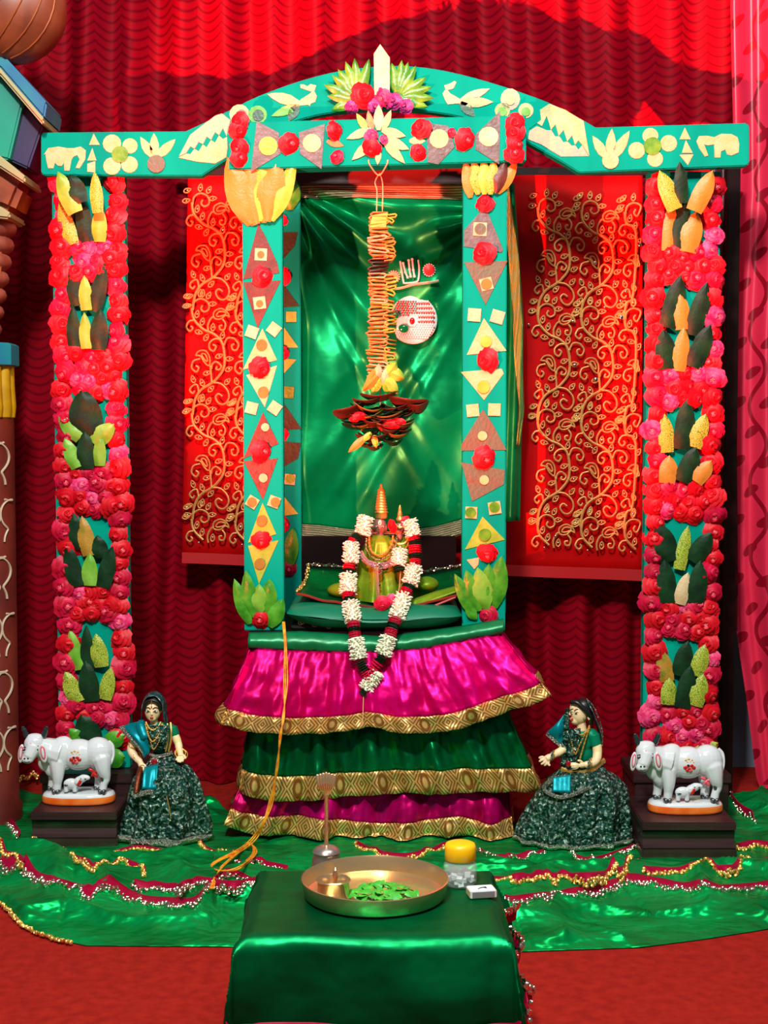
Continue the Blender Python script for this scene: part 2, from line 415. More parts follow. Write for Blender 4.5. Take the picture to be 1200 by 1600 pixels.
edge = [(0, 1144), (300, 1152), (540, 1141), (900, 1146), (1000, 1157), (1100, 1172), (1200, 1184), (1260, 1192)]
mb = MB()
def pk(u, v):
    y = -60 + 1312*v; x = interp(edge, y)
    p = P(x + (1345-x)*u, y, .66); a = u*1.0
    p.y += .035*sin(u*17+.8) + .02*sin(u*39+y*.002) ; p.z = max(p.z, .004); return p
mb.grid(pk, 70, 40, uvf=lambda u, v: (u*.42, (1-v)*2.7))
solo('curtain', mb, M_pink, P(1240, 1240, .66), 'pink brocade curtain with dark leaf print at the far right edge', 'curtain', smooth=180)
mb = MB()
def dk(u, v):
    p = P(1112+38*u + (v-.5)*4, 258+727*v, .62); p.y += .012*sin(u*9+v*2); return p
mb.grid(dk, 20, 24, uvf=lambda u, v: (u*.09, (1-v)*1.7))
t = solo('curtain', mb, M_darkcurt, P(1130, 985, .62), 'narrow dark maroon brocade cloth hanging beside the right flower pillar', 'curtain', smooth=180)
mb = MB(); mb.prism([(1122, 960), (1138, 960), (1138, 973), (1122, 973)], .59, .002); mb.prism([(1123, 964), (1131, 964), (1131, 970), (1123, 970)], .5885, .001, 1)
part('care_tag', mb, [M_card, M_tag], t, label='small white tag with green print')
mb = MB(); a, b = P(1122, 1240, .56), P(1142, 1240, .56)
mb.box(a.x, b.x, .54, .58, 0, P(1130, 262, .56).z)
solo('wooden_post', mb, M_wood, (a.x, .58, 0), 'dark wooden post standing behind the right flower pillar', 'post', bevel=.003)

# ------------------------------------------------------------------ painted column at the left edge
Yc = .30; sc_ = S(Yc)
cx = P(-32, 700, Yc).x
def zc(py): return P(0, py, Yc).z
colm = thing('painted_column', (cx, Yc, 0), 'carved painted column with yellow fluted capital at the far left edge', 'column')
mb = MB(); mb.lathe([(.112, 0), (.112, .05), (.104, .06), (.104, zc(655))], (cx, Yc, 0), 32)
shaft = part('shaft', mb, M_colshaft, colm)
mb = MB()
def ring(px, py, r=.106): # point on shaft front
    a = (px+32)*sc_/ .106; a = max(-1, min(1, a)); an = math.asin(a)
    return V((cx + r*sin(an), Yc - r*cos(an), zc(py)))
for y0 in range(675, 1200, 88):
    s = 1 if (y0//88) % 2 else -1
    for dx, fl_ in ((4, 1), (14, -1)):
        pts = [ring(dx+8*sin(k*.55)*s*(1-k/22)*fl_ , y0+6+k*4+10*cos(k*.55)*(1-k/22)) for k in range(20)]
        mb.tube(sm(pts, 2), .0035, 5)
part('scroll_relief', mb, M_scroll, shaft, label='cream painted scrolls winding up the shaft')
for k in range(11):
    an = -pi/2 + (k-5)*.42
    mb = MB(); c = (cx+.088*cos(an), Yc+.088*sin(an), 0)
    prof = [(.006, zc(658)), (.020, zc(652)), (.024, zc(635)), (.02, zc(600)), (.019, zc(568))]
    mb.lathe(prof, c, 10)
    part('flute', mb, M_colyel, colm)
mb = MB(); mb.lathe([(.112, zc(573)), (.122, zc(571)), (.122, zc(540)), (.112, zc(537))], (cx, Yc, 0), 8, ang=pi/8)
part('abacus', mb, M_blue, colm, smooth=20)
mb = MB()
for k in range(7):
    mb.ell((cx+.012*k-.02, Yc-.03, zc(515-k*26)), (.102-.004*k, .08, .04), 16, 10)
part('carved_figure', mb, M_colpink, colm, smooth=60)
mb = MB()
for k in range(4):
    pts = [(cx+.005+.05*sin(a*.5)+.012*k, Yc-.10+.012*k, zc(500-38*a+8*k)) for a in range(5)]
    mb.tube(sm(pts, 4), .003, 6)
part('carved_lines', mb, M_colora, colm)
def slab(name, pts, Y, th, m, bevel=.006):
    mb = MB(); mb.prism(pts, Y, th); return part(name, mb, m, colm, bevel=bevel)
slab('bracket_top', [(-60, 40), (0, 80), (73, 160), (69, 186), (0, 106), (-60, 66)], .16, .2, M_blue)
slab('bracket_fillet', [(-60, 66), (0, 106), (69, 186), (67, 196), (0, 118), (-60, 78)], .15, .22, M_colgold)
slab('bracket_body', [(-60, 78), (0, 118), (36, 158), (14, 250), (-60, 232)], .19, .16, M_colteal)
slab('bracket_cove', [(36, 158), (67, 196), (44, 264), (14, 250)], .22, .14, M_indigo)
slab('bracket_bead', [(-60, 226), (0, 243), (40, 276), (38, 287), (0, 262), (-60, 246)], .165, .2, M_colgold)
slab('bracket_scroll', [(-60, 246), (0, 262), (37, 288), (18, 334), (0, 326), (-60, 320)], .19, .16, M_colora, .02)
slab('bracket_lip', [(-60, 318), (0, 322), (17, 333), (14, 342), (-60, 334)], .175, .18, M_colgold)
mb = MB(); lc = P(10, 10, .2)
mb.ell(lc, (.18, .12, .165), 24, 16, rot=Matrix.Rotation(.5, 3, 'Y'))
lot = part('lotus_bulb', mb, M_colbrown, colm, smooth=180)
mb = MB()
for k in range(8):
    a0 = -1.1+.3*k
    pts = []
    for j in range(9):
        t = -.9 + j*.2; d = V((sin(a0)*cos(t), -cos(a0)*cos(t), sin(t)))
        pts.append(lc + Matrix.Rotation(.5, 3, 'Y') @ V((d.x*.182, d.y*.122, d.z*.167)))
    mb.tube(pts, .0025, 5)
part('painted_lines', mb, M_colora, lot)

# ------------------------------------------------------------------ flowers and leaves
def rose_mesh(name, mats, seed, layers=((1.0, 6, .10), (.84, 6, .26), (.62, 5, .40), (.40, 4, .50)), core=.13):
    R = random.Random(seed); mb = MB()
    for li, (r, n, h) in enumerate(layers):
        for k in range(n):
            a0 = 2*pi*(k+.5*(li % 2))/n + R.uniform(-.15, .15); wd = pi/n*1.45; rr = r*R.uniform(.9, 1.08); hh = h*R.uniform(.85, 1.15)
            def fn(u, v):
                t = (u-.5)*2; s = v
                ang = a0 + t*wd*(.45+.55*sin(pi*(.15+.6*s)))
                rad = rr*(.15+.85*s)*(1-.12*abs(t)**2*s) + .03*sin(5*t+k)*s
                up = hh + .30*s*(1-s)*(1+li*.6) - .10*s*s*(2-li) + .05*sin(3*t+li)*s + .06*abs(t)
                return V((rad*cos(ang), -up, rad*sin(ang)))
            mb.grid(fn, 3, 3)
    mb.ell((0, -.62, 0), (core, core*.6, core), 7, 5, 1 if len(mats) > 1 else 0)
    for k in range(5): mb.ell((.16*cos(k*2.4)*.8, -.72, .16*sin(k*2.4)*.8), (.05, .05, .05), 5, 4, 1 if len(mats) > 1 else 0)
    return mesh(name, mb, mats, smooth=60)
ROSES = [rose_mesh('rose', [M_rose, M_rose], 1), rose_mesh('rose', [M_rose, M_pistil], 2), rose_mesh('rose', [M_rose2, M_pistil], 3), rose_mesh('rose', [M_rosep, M_pistil], 4), rose_mesh('rose', [M_rose2, M_rose2], 5)]
MUMS = rose_mesh('magenta_flower', [M_rosem, M_pistil], 9, ((1, 9, .1), (.85, 9, .3), (.6, 8, .5), (.35, 6, .6)), .12)
def rose(parent, px, py, r, Y, k=None, sy=1.0, name='rose', sx=1.0):
    me = ROSES[random.choice((0, 0, 1, 1, 2, 4)) if k is None else k] if k != 'm' else MUMS
    o = link(name, me, parent, P(px, py, Y) - wloc(parent))
    s = r*S(Y); o.scale = (s*sx, s*.8, s*sy)
    o.rotation_euler = (random.uniform(-.4, .4), random.uniform(0, 6.28) if sx == sy else 0, random.uniform(-.4, .4)); return o
LEAF = {'l': ('lime_leaf', M_lime), 's': ('spotted_leaf', M_spot), 'y': ('yellow_leaf', M_yel), 'd': ('dark_leaf', M_dark), 'g': ('green_leaf', M_mid), 'c': ('cream_leaf', M_cream), 'o': ('olive_leaf', M_olive), 'p': ('pale_leaf', M_pale), 'b': ('brown_leaf', M_brown)}
def leaf_pts(mb, A, B, wm, fold=.22, lift=.25, peak=.4, base=.45, out=V((0, -1, 0)), mi=0, nu=7, nv=4):
    ax = A-B; L = ax.length; ax = ax/L; ac = ax.cross(out).normalized(); o2 = ac.cross(ax).normalized()
    if o2.dot(out) < 0: o2 = -o2
    def prof(s): return (base+(1-base)*sin(pi/2*s/peak)) if s < peak else max(0, cos(pi/2*((s-peak)/(1-peak))))**.75
    def fn(u, v):
        t = 2*v-1
        return B + ax*(L*u) + ac*(t*wm/2*prof(u)) + o2*(wm*fold*(1-abs(t))*prof(u) + lift*wm*sin(pi*u*.8) + .05*wm*sin(u*9+t*2))
    mb.grid(fn, nu, nv, mi)
def leaf(parent, tip, foot, w, Y, k, **kw):
    mb = MB(); leaf_pts(mb, P(*tip, Y), P(*foot, Y), w*S(Y), **kw)
    return part(LEAF[k][0], mb, LEAF[k][1], parent, smooth=60)
def cut(parent, name, pts, Y, m, th=.0025):
    mb = MB(); mb.prism(pts, Y-th, th); return part(name, mb, m, parent, smooth=0)
def disc(parent, name, c, r, Y, m, th=.002, n=14, ry=None):
    return cut(parent, name, [(c[0]+r*cos(2*pi*i/n), c[1]+(ry or r)*sin(2*pi*i/n)) for i in range(n)], Y, m, th)
def petal(parent, name, tip, base, w, Y, m, th=.0025):
    a, b = V((*tip, 0)), V((*base, 0)); d = a-b; n = V((-d.y, d.x, 0)).normalized()*w/2
    pts = [b-n*.35, b+d*.3-n*.95, b+d*.55-n*.95, b+d*.8-n*.55, a, b+d*.8+n*.55, b+d*.55+n*.95, b+d*.3+n*.95, b+n*.35]
    return cut(parent, name, [(p.x, p.y) for p in pts], Y, m, th)
def mp(x0, y0, s): return lambda *pts: [(x0+a/s, y0+b/s) for a, b in pts]

# ------------------------------------------------------------------ gateway: arch beam on two flower pillars
YA, YP = .215, .262
zp = .172
gate = thing('decorated_gateway', (0, .25, zp), 'teal gateway with arched beam carrying leaf cutouts on two flower covered pillars', 'gateway')
mb = MB()
top = [(66, 207), (290, 205)] + [(p.x, p.y) for p in sm([(318, 192, 0), (359, 172, 0), (404, 150, 0), (470, 126, 0), (535, 110, 0), (600, 103, 0), (660, 105, 0), (720, 116, 0), (790, 136, 0), (857, 160, 0), (905, 184, 0)], 3)] + [(931, 199), (1167, 192), (1171, 197), (1171, 255), (1167, 259), (905, 270)]
bot = [(p.x, p.y) for p in sm([(880, 254, 0), (830, 226, 0), (790, 206, 0), (740, 188, 0), (680, 176, 0), (600, 170, 0), (520, 176, 0), (460, 190, 0), (405, 212, 0), (350, 252, 0)], 3)]
mb.prism(top + bot + [(315, 275), (68, 274), (64, 270), (64, 211)], YA, .045)
beam = part('arch_beam', mb, M_teal, gate, smooth=25, bevel=.003)
for nm, x0, x1 in (('pillar', 86, 198), ('pillar', 1009, 1121)):
    mb = MB(); a, b = P(x0, 700, YP).x, P(x1, 700, YP).x
    mb.box(a, b, YP, YP+.05, zp, P(0, 268, YP).z)
    pl = part(nm, mb, M_teal, gate, bevel=.003)
    if x0 < 500: pl_l = pl
    else: pl_r = pl
q = mp(0, 60, 2.857); q4 = mp(820, 140, 3.158); q2 = mp(260, 60, 3.333); q3 = mp(540, 60, 3.0)
cut(beam, 'elephant_cutout', q((195, 520), (215, 490), (260, 483), (300, 490), (330, 490), (360, 483), (383, 500), (380, 540), (355, 580), (338, 578), (355, 540), (345, 520), (325, 530), (318, 545), (310, 590), (288, 590), (285, 555), (275, 570), (258, 568), (245, 555), (238, 580), (215, 580), (207, 545), (203, 515)), YA, M_cream)
cut(beam, 'elephant_cutout', q4((1050, 235), (1058, 270), (1055, 310), (1020, 325), (1000, 320), (990, 295), (968, 305), (965, 335), (938, 335), (935, 270), (905, 275), (885, 270), (905, 325), (890, 330), (862, 290), (848, 255), (860, 230), (900, 228), (935, 235), (970, 218), (1020, 220)), YA, M_cream)
for pts in (((418, 425), (445, 475), (398, 475)), ((412, 490), (430, 545), (390, 545)), ((390, 560), (425, 548), (425, 598), (390, 595))): cut(beam, 'triangle_cutout', q(*pts), YA, M_cream)
for pts in (((790, 188), (818, 245), (764, 245)), ((795, 250), (828, 312), (776, 312)), ((764, 322), (832, 320), (805, 372))): cut(beam, 'triangle_cutout', q4(*pts), YA, M_cream)
for (a, b), r in (((500, 470), 41), ((580, 480), 34), ((500, 570), 39), ((578, 563), 37)): disc(beam, 'round_cutout', q((a, b))[0], r/2.857, YA, M_cream)
disc(beam, 'green_disc', q((535, 517))[0], 13, YA-.0026, M_mid)
for (a, b), r in (((620, 228), 39), ((710, 265), 41), ((552, 300), 41), ((643, 342), 39)): disc(beam, 'round_cutout', q4((a, b))[0], r/3.158, YA, M_cream)
disc(beam, 'green_disc', q4((630, 278))[0], 14, YA-.0026, M_mid)
for tp, bs, wd in (((627, 440), (680, 530), 40), ((687, 423), (690, 530), 42), ((783, 450), (702, 530), 42)): petal(beam, 'tulip_petal', q(tp)[0], q(bs)[0], wd/2.857, YA, M_cream)
disc(beam, 'green_disc', q((697, 560))[0], 14, YA-.0026, M_greygreen)
for tp, bs, wd in (((335, 228), (405, 340), 48), ((430, 193), (420, 340), 50), ((517, 203), (436, 340), 52)): petal(beam, 'tulip_petal', q4(tp)[0], q4(bs)[0], wd/3.158, YA, M_cream)
disc(beam, 'round_cutout', q4((423, 350))[0], 13, YA-.0026, M_cream)
cut(beam, 'lotus_bud_cutout', q((800, 525), (850, 430), (960, 345), (990, 335), (1028, 365), (1016, 405), (1012, 436), (995, 400), (978, 432), (960, 418), (942, 452), (923, 438), (906, 472), (887, 462), (868, 492), (850, 482), (830, 512)), YA, M_redtint)
cut(beam, 'lotus_bud_cutout', q((797, 532), (832, 514), (850, 518), (868, 493), (887, 505), (906, 474), (923, 487), (942, 454), (960, 466), (978, 434), (995, 450), (1013, 440), (1015, 490), (1010, 530), (960, 558), (880, 550)), YA, M_cream)
cut(beam, 'lotus_bud_cutout', q4((20, 195), (80, 150), (75, 100), (120, 70), (200, 100), (290, 155), (300, 220), (318, 325), (284, 272), (265, 250), (248, 272), (234, 225), (210, 255), (192, 198), (168, 228), (152, 170), (130, 198), (108, 130), (85, 180), (60, 165)), YA, M_cream)
cut(beam, 'lotus_bud_cutout', q4((16, 245), (22, 205), (60, 180), (84, 190), (108, 200), (130, 200), (150, 232), (170, 230), (190, 260), (211, 257), (232, 278), (249, 275), (265, 298), (283, 275), (314, 328), (180, 330), (80, 270)), YA, M_redtint)
disc(beam, 'round_cutout', q2((380, 395))[0], 15.5, YA, M_cream); disc(beam, 'inner_disc', q2((390, 398))[0], 8.5, YA-.0026, M_grey)
disc(beam, 'green_disc', q2((475, 398))[0], 14.5, YA, M_lime); disc(beam, 'inner_disc', q2((478, 400))[0], 9, YA-.0026, M_greygreen)
disc(beam, 'round_cutout', q3((772, 285))[0], 15, YA, M_redtint, ry=17); disc(beam, 'inner_disc', q3((772, 292))[0], 7, YA-.0026, M_cream)
for a, b in ((735, 338), (845, 338)): disc(beam, 'green_disc', q3((a, b))[0], 12, YA, M_cream); disc(beam, 'inner_disc', q3((a, b+5))[0], 7, YA-.0026, M_lime)
cut(beam, 'bird_cutout', q2((690, 350), (690, 330), (700, 318), (745, 290), (758, 278), (735, 270), (700, 258), (697, 240), (715, 240), (735, 250), (750, 238), (780, 245), (770, 275), (783, 300), (775, 330), (750, 340), (748, 352), (738, 345)), YA, M_cream)
for tp, bs, wd, m in (((525, 290), (690, 335), 58, M_cream), ((545, 405), (690, 350), 48, M_lime), ((635, 432), (685, 345), 55, M_greygreen)): petal(beam, 'wing_cutout', q2(tp)[0], q2(bs)[0], wd/3.333, YA-.0005, m)
cut(beam, 'bird_cutout', q3((545, 305), (540, 290), (530, 280), (490, 258), (478, 242), (505, 235), (520, 205), (510, 200), (490, 212), (463, 220), (468, 240), (455, 258), (468, 290), (480, 310), (515, 305)), YA, M_redtint)
for tp, bs, wd, m in (((677, 235), (540, 290), 42, M_redtint), ((692, 298), (540, 300), 50, M_cream), ((607, 366), (538, 300), 48, M_greygreen)): petal(beam, 'wing_cutout', q3(tp)[0], q3(bs)[0], wd/3.0, YA-.0005, m)
# fan of leaves and flowers on the crown of the arch
for tp in ((506, 132), (511, 150), (517, 173), (519, 117), (528, 108), (540, 96), (554, 91), (577, 92)): leaf(beam, tp, (560, 156), 17, YA-.02, 'g', fold=.18, lift=.05, base=.4)
for tp in ((628, 94), (638, 97), (650, 103), (666, 121), (674, 136), (678, 153), (669, 168), (612, 98)): leaf(beam, tp, (622, 152), 17, YA-.02, 'g', fold=.18, lift=.05, base=.4)
mb = MB(); mb.prism([(594, 69), (609, 90), (609, 148), (585, 148), (584, 84)], YA-.034, .003)
part('cream_spike', mb, M_pale, beam, smooth=0)
rose(beam, 567, 150, 22, YA-.03, 0); rose(beam, 549, 168, 12, YA-.03, 'm'); rose(beam, 598, 152, 16, YA-.03, 3); rose(beam, 616, 158, 15, YA-.03, 'm'); rose(beam, 634, 166, 13, YA-.03, 'm'); rose(beam, 585, 166, 13, YA-.03, 'm')

clus_l = [((91, 268), (118, 333), 30, 'l'), ((110, 272), (124, 318), 34, 'd'), ((148, 268), (153, 333), 20, 's'), ((93, 315), (114, 382), 24, 's'), ((125, 307), (137, 378), 26, 'd'), ((156, 320), (155, 378), 24, 'l'),
 ((110, 418), (121, 478), 24, 'd'), ((164, 411), (147, 487), 25, 'd'), ((132, 430), (135, 485), 21, 'l'), ((114, 477), (116, 546), 22, 'd'), ((132, 488), (135, 545), 20, 'l'), ((157, 481), (154, 547), 28, 'd'),
 ((129, 607), (138, 680), 52, 'd'), ((91, 650), (126, 684), 26, 'l'), ((180, 662), (146, 692), 30, 'l'), ((101, 684), (121, 731), 24, 'l'), ((133, 672), (135, 733), 28, 'd'), ((156, 678), (156, 728), 20, 'l'),
 ((115, 801), (122, 858), 24, 'd'), ((128, 806), (140, 868), 26, 'y'), ((152, 836), (159, 872), 26, 'd'), ((104, 848), (121, 916), 27, 'd'), ((141, 864), (140, 915), 25, 'l'), ((176, 853), (161, 918), 26, 'd'),
 ((109, 983), (126, 1046), 23, 'l'), ((135, 976), (138, 1050), 22, 'd'), ((150, 990), (159, 1042), 27, 's'), ((102, 1048), (122, 1097), 28, 's'), ((134, 1032), (143, 1096), 32, 'd'), ((174, 1042), (164, 1093), 24, 's'),
 ((128, 1114), (145, 1168), 42, 'd'), ((108, 1138), (137, 1168), 26, 'g'), ((196, 1148), (168, 1160), 28, 'g'), ((196, 1182), (170, 1186), 32, 'g')]
clus_r = [((1030, 266), (1055, 328), 28, 's'), ((1062, 252), (1065, 318), 22, 'd'), ((1114, 266), (1084, 330), 30, 'y'), ((1050, 312), (1043, 392), 22, 'y'), ((1071, 310), (1058, 388), 26, 'd'), ((1088, 330), (1073, 394), 34, 'y'),
 ((1065, 428), (1042, 512), 32, 'd'), ((1062, 456), (1066, 515), 26, 'y'), ((1105, 440), (1081, 524), 30, 'd'), ((1036, 514), (1042, 577), 33, 'd'), ((1069, 510), (1060, 580), 25, 'y'), ((1110, 506), (1082, 574), 31, 'd'),
 ((1038, 646), (1042, 707), 25, 's'), ((1074, 622), (1066, 702), 32, 'd'), ((1103, 646), (1084, 699), 27, 's'), ((1046, 711), (1042, 755), 29, 'y'), ((1088, 698), (1066, 753), 32, 'd'), ((1112, 719), (1087, 753), 26, 'y'),
 ((1027, 816), (1048, 877), 36, 'd'), ((1075, 821), (1061, 890), 22, 's'), ((1112, 831), (1081, 877), 31, 'd'), ((1038, 873), (1043, 942), 31, 'd'), ((1075, 894), (1061, 944), 24, 'p'), ((1094, 875), (1087, 942), 30, 'd'),
 ((1032, 1014), (1043, 1065), 26, 'y'), ((1075, 1001), (1061, 1056), 30, 'd'), ((1102, 1006), (1087, 1056), 27, 's'), ((1046, 1058), (1043, 1101), 25, 's'), ((1079, 1039), (1066, 1106), 30, 'd'), ((1099, 1052), (1086, 1103), 28, 's'),
 ((1122, 1160), (1083, 1186), 30, 's'), ((1028, 1182), (1052, 1192), 20, 'y'), ((1122, 1180), (1095, 1192), 20, 'g')]
for pl, cl in ((pl_l, clus_l), (pl_r, clus_r)):
    for i, (tp, bs, wd, k) in enumerate(cl):
        hi_ = tp[1] < 300
        leaf(pl, tp, bs, wd, (YA-.012 if hi_ else YP-.018) - .0015*(i % 6), k, fold=.16 if k != 'd' else .10, lift=.07, base=.82, peak=.42)
def garland(pl, x0, x1, bands, ytop, ybot):
    R = random.Random(int(x0))
    def col(xa, drift):
        y = ytop
        while y < ybot:
            xx = xa + drift*(y-ytop)/900 + R.uniform(-5, 5); r = R.uniform(17, 23)
            rose(pl, xx, y, r, YP-.001-R.random()*.006, R.choice((0, 0, 0, 1, 1, 2, 2, 4, 3)), name='rose')
            y += r*R.uniform(1.15, 1.4)
    col(x0+16, (12 if x0 < 500 else -6)); col(x1-16, (12 if x0 < 500 else -8))
    for b0, b1 in bands:
        y = b0+9; j = 0
        while y < b1-2:
            x = x0+38+(j % 2)*9
            while x < x1-24:
                rose(pl, x+R.uniform(-4, 4)+(6 if x0 < 500 else -4)*(y/1100), y+R.uniform(-5, 5), R.uniform(16, 21), YP-.004-R.random()*.006, R.choice((0, 0, 0, 1, 1, 2, 2, 4, 3)), name='rose')
                x += 21
            y += 18; j += 1
garland(pl_l, 80, 196, ((378, 432), (546, 616), (730, 796), (914, 978), (1092, 1128)), 285, 1165)
garland(pl_r, 1010, 1130, ((390, 446), (577, 630), (754, 818), (940, 1004), (1102, 1172)), 292, 1168)

# two stepped plinths carrying the pillars and the cows
def plinth(xa, xb, xc, xd, yo, label):
    z1 = .105; t = thing('stepped_plinth', (P((xa+xb)/2, 1300, yo).x, yo, 0), label, 'plinth', 'stepped plinths under the gateway')
    a, b = P(xa, 1300, yo).x, P(xb, 1300, yo).x
    mb = MB(); mb.box(a, b, yo, .19, .0, .032); part('foot', mb, M_plinth, t, bevel=.004)
    mb = MB()
    prof = [(0, .033), (.012, .04), (.016, .055), (.012, .074), (.002, .08)]
    for k in range(len(prof)-1):
        (d0, z0), (d1, z2) = prof[k], prof[k+1]
        mb.add([(a+.004, yo+d0, z0), (b-.004, yo+d0, z0), (b-.004, yo+d1, z2), (a+.004, yo+d1, z2)], [(0, 1, 2, 3)])
    mb.box(a+.004, b-.004, yo+.018, .19, .033, .08); part('cove_moulding', mb, M_plinth, t)
    mb = MB(); mb.box(a+.002, b-.002, yo+.002, .19, .081, z1); part('step', mb, M_plinth, t, bevel=.003)
    c, d = P(xc, 1210, .2).x, P(xd, 1210, .2).x
    mb = MB(); mb.box(c, d, .192, .42, 0, zp-.03); mb.box(c-.006, d+.006, .186, .425, zp-.029, zp); part('upper_step', mb, M_plinth, t, bevel=.003)
    return t
plinth(46, 183, 66, 214, 0.0, 'dark rosewood stepped plinth under the left pillar and its cow figurine')
plinth(1003, 1152, 992, 1138, -.105, 'dark rosewood stepped plinth under the right pillar and its cow figurine')
# ------------------------------------------------------------------ swing: posts, beams, rails, bed board
YS, YR = .12, .52
zb = .615
swing = thing('temple_swing', (0, .3, zb), 'teal swing frame of four posts set with roses and leaf diamonds above the seat', 'swing')
def post(x0, x1, Y, zt):
    a, b = P(x0, 620, Y).x, P(x1, 620, Y).x
    mb = MB(); mb.box(a, b, Y, Y+.055, zb, zt); return part('post', mb, M_teal, swing, bevel=.003)
zt = P(600, 266, YS).z
pL = post(380, 442, YS, zt); pR = post(723, 791, YS, zt)
rL = post(408, 470, YR, P(600, 262, YR).z); rR = post(738, 792, YR, P(600, 262, YR).z)
mb = MB(); mb.prism([(357, 191), (822, 180), (822, 252), (357, 265)], YS-.026, .082)
fb = part('front_beam', mb, M_teal, swing, bevel=.003)
mb = MB(); mb.prism([(405, 258), (775, 258), (775, 286), (405, 286)], YR-.01, .05); part('rear_beam', mb, M_redwood, swing, bevel=.003)
for x in (412, 757):
    a = P(x, 600, YS).x
    mb = MB(); mb.box(a-.02, a+.02, YS+.06, YR, zt-.05, zt-.005); part('side_beam', mb, M_redwood, swing, bevel=.003)
for px in (408, 760):
    a = P(px, 600, YS).x
    mb = MB(); mb.box(a-.012, a+.028, YS+.057, YR-.002, zb+.001, zb+.11); part('side_rail', mb, M_wood, swing, bevel=.003)
mb = MB(); a, b = P(472, 600, YR).x, P(704, 600, YR).x
mb.box(a-.02, b+.02, YR+.005, YR+.03, zb, P(0, 838, YR).z); part('back_board', mb, M_wood, swing, bevel=.003)
mb = MB(); a, b = P(386, 600, .1).x, P(788, 600, .1).x
mb.box(a, b, .105, .585, zb-.06, zb-.001); bed = part('bed_board', mb, M_wood, swing, bevel=.004)
for x in (a+.07, b-.07):
    for y in (.17, .52):
        mb = MB(); mb.box(x-.02, x+.02, y-.02, y+.02, .004, zb-.061); part('leg', mb, M_wood, swing)
def deco_post(pl, Y, items):
    for it in items:
        k = it[0]
        if k == 'r': rose(pl, it[1], it[2], it[3], Y-.003, it[4] if len(it) > 4 else None)
        elif k == 'd': disc(pl, 'leaf_disc', it[1], it[2], Y-.0048, it[3])
        elif k == 't': cut(pl, 'leaf_triangle', it[1], Y, it[2], .0025)
        elif k == 's':
            (a, b), h, an, m = it[1:5]
            cut(pl, 'leaf_square', [(a+h*1.414*cos(an+pi/4+i*pi/2), b+h*1.414*sin(an+pi/4+i*pi/2)) for i in range(4)], Y-.0026, m, .002)
        elif k == 'l': leaf(pl, it[1], it[2], it[3], Y-.006-.0015*(items.index(it) % 5), it[4], fold=.13, lift=.10, base=it[5] if len(it) > 5 else .3)
A = mp(340, 250, 4.0); B = mp(340, 620, 4.1)
deco_post(pL, YS, [
 ('l', (356, 246), (393, 351), 46, 'y', .3), ('l', (384, 240), (401, 350), 34, 'y', .3), ('l', (408, 240), (405, 346), 30, 'l', .3), ('l', (434, 244), (416, 346), 44, 'y', .3), ('l', (462, 250), (424, 345), 30, 'l', .3), ('l', (372, 250), (397, 352), 30, 'y', .3), ('l', (420, 244), (412, 348), 26, 'y', .3),
 ('t', A((255, 395), (300, 480), (375, 650), (385, 705), (160, 745)), M_brown), ('t', A((160, 765), (395, 752), (250, 1050)), M_brown),  # brown on this post puts red lamplight into dark green leaves
 ('s', A((270, 590))[0], 9.5, .04, M_pale), ('s', A((262, 893))[0], 9.5, -.12, M_pale), ('d', A((270, 590))[0], 5.5, M_olive), ('d', A((262, 897))[0], 5.5, M_olive), ('r', 411, 432, 19, 1),
 ('t', A((280, 1055), (370, 1250), (160, 1310)), M_cream), ('t', A((180, 1345), (370, 1285), (295, 1545)), M_cream), ('d', A((275, 1155))[0], 8.5, M_olive), ('d', A((285, 1450))[0], 8.5, M_olive), ('r', 408, 576, 20, 0),
 ('s', A((215, 1075))[0], 9, .35, M_pale), ('s', A((352, 1058))[0], 9, .65, M_pale), ('s', A((212, 1550))[0], 9, .25, M_pale), ('s', A((357, 1550))[0], 9, .6, M_pale),
 ('t', B((290, 100), (390, 300), (165, 395)), M_brown), ('t', B((168, 412), (385, 395), (290, 660)), M_brown), ('d', B((305, 195))[0], 6.5, M_pale), ('d', B((292, 520))[0], 7, M_pale), ('r', 409, 705, 20, 1),
 ('s', B((222, 675))[0], 8.5, .55, M_cream), ('s', B((362, 673))[0], 8.5, .35, M_cream), ('d', B((220, 675))[0], 7.5, M_olive), ('d', B((370, 675))[0], 7.5, M_olive),
 ('t', B((288, 680), (375, 880), (195, 935)), M_lime), ('t', B((195, 955), (390, 920), (265, 1200)), M_lime), ('d', B((283, 793))[0], 8.5, M_olive), ('d', B((270, 1070))[0], 8.5, M_olive), ('r', 408, 845, 17, 1),
 ('l', (366, 904), (390, 975), 24, 'g'), ('l', (384, 891), (394, 965), 26, 'g'), ('l', (405, 912), (406, 958), 26, 'l'), ('l', (422, 904), (416, 962), 30, 'g'), ('l', (443, 935), (422, 980), 26, 'g'), ('r', 407, 966, 18, 1)])
A = mp(690, 250, 4.0); B = mp(690, 620, 4.1)
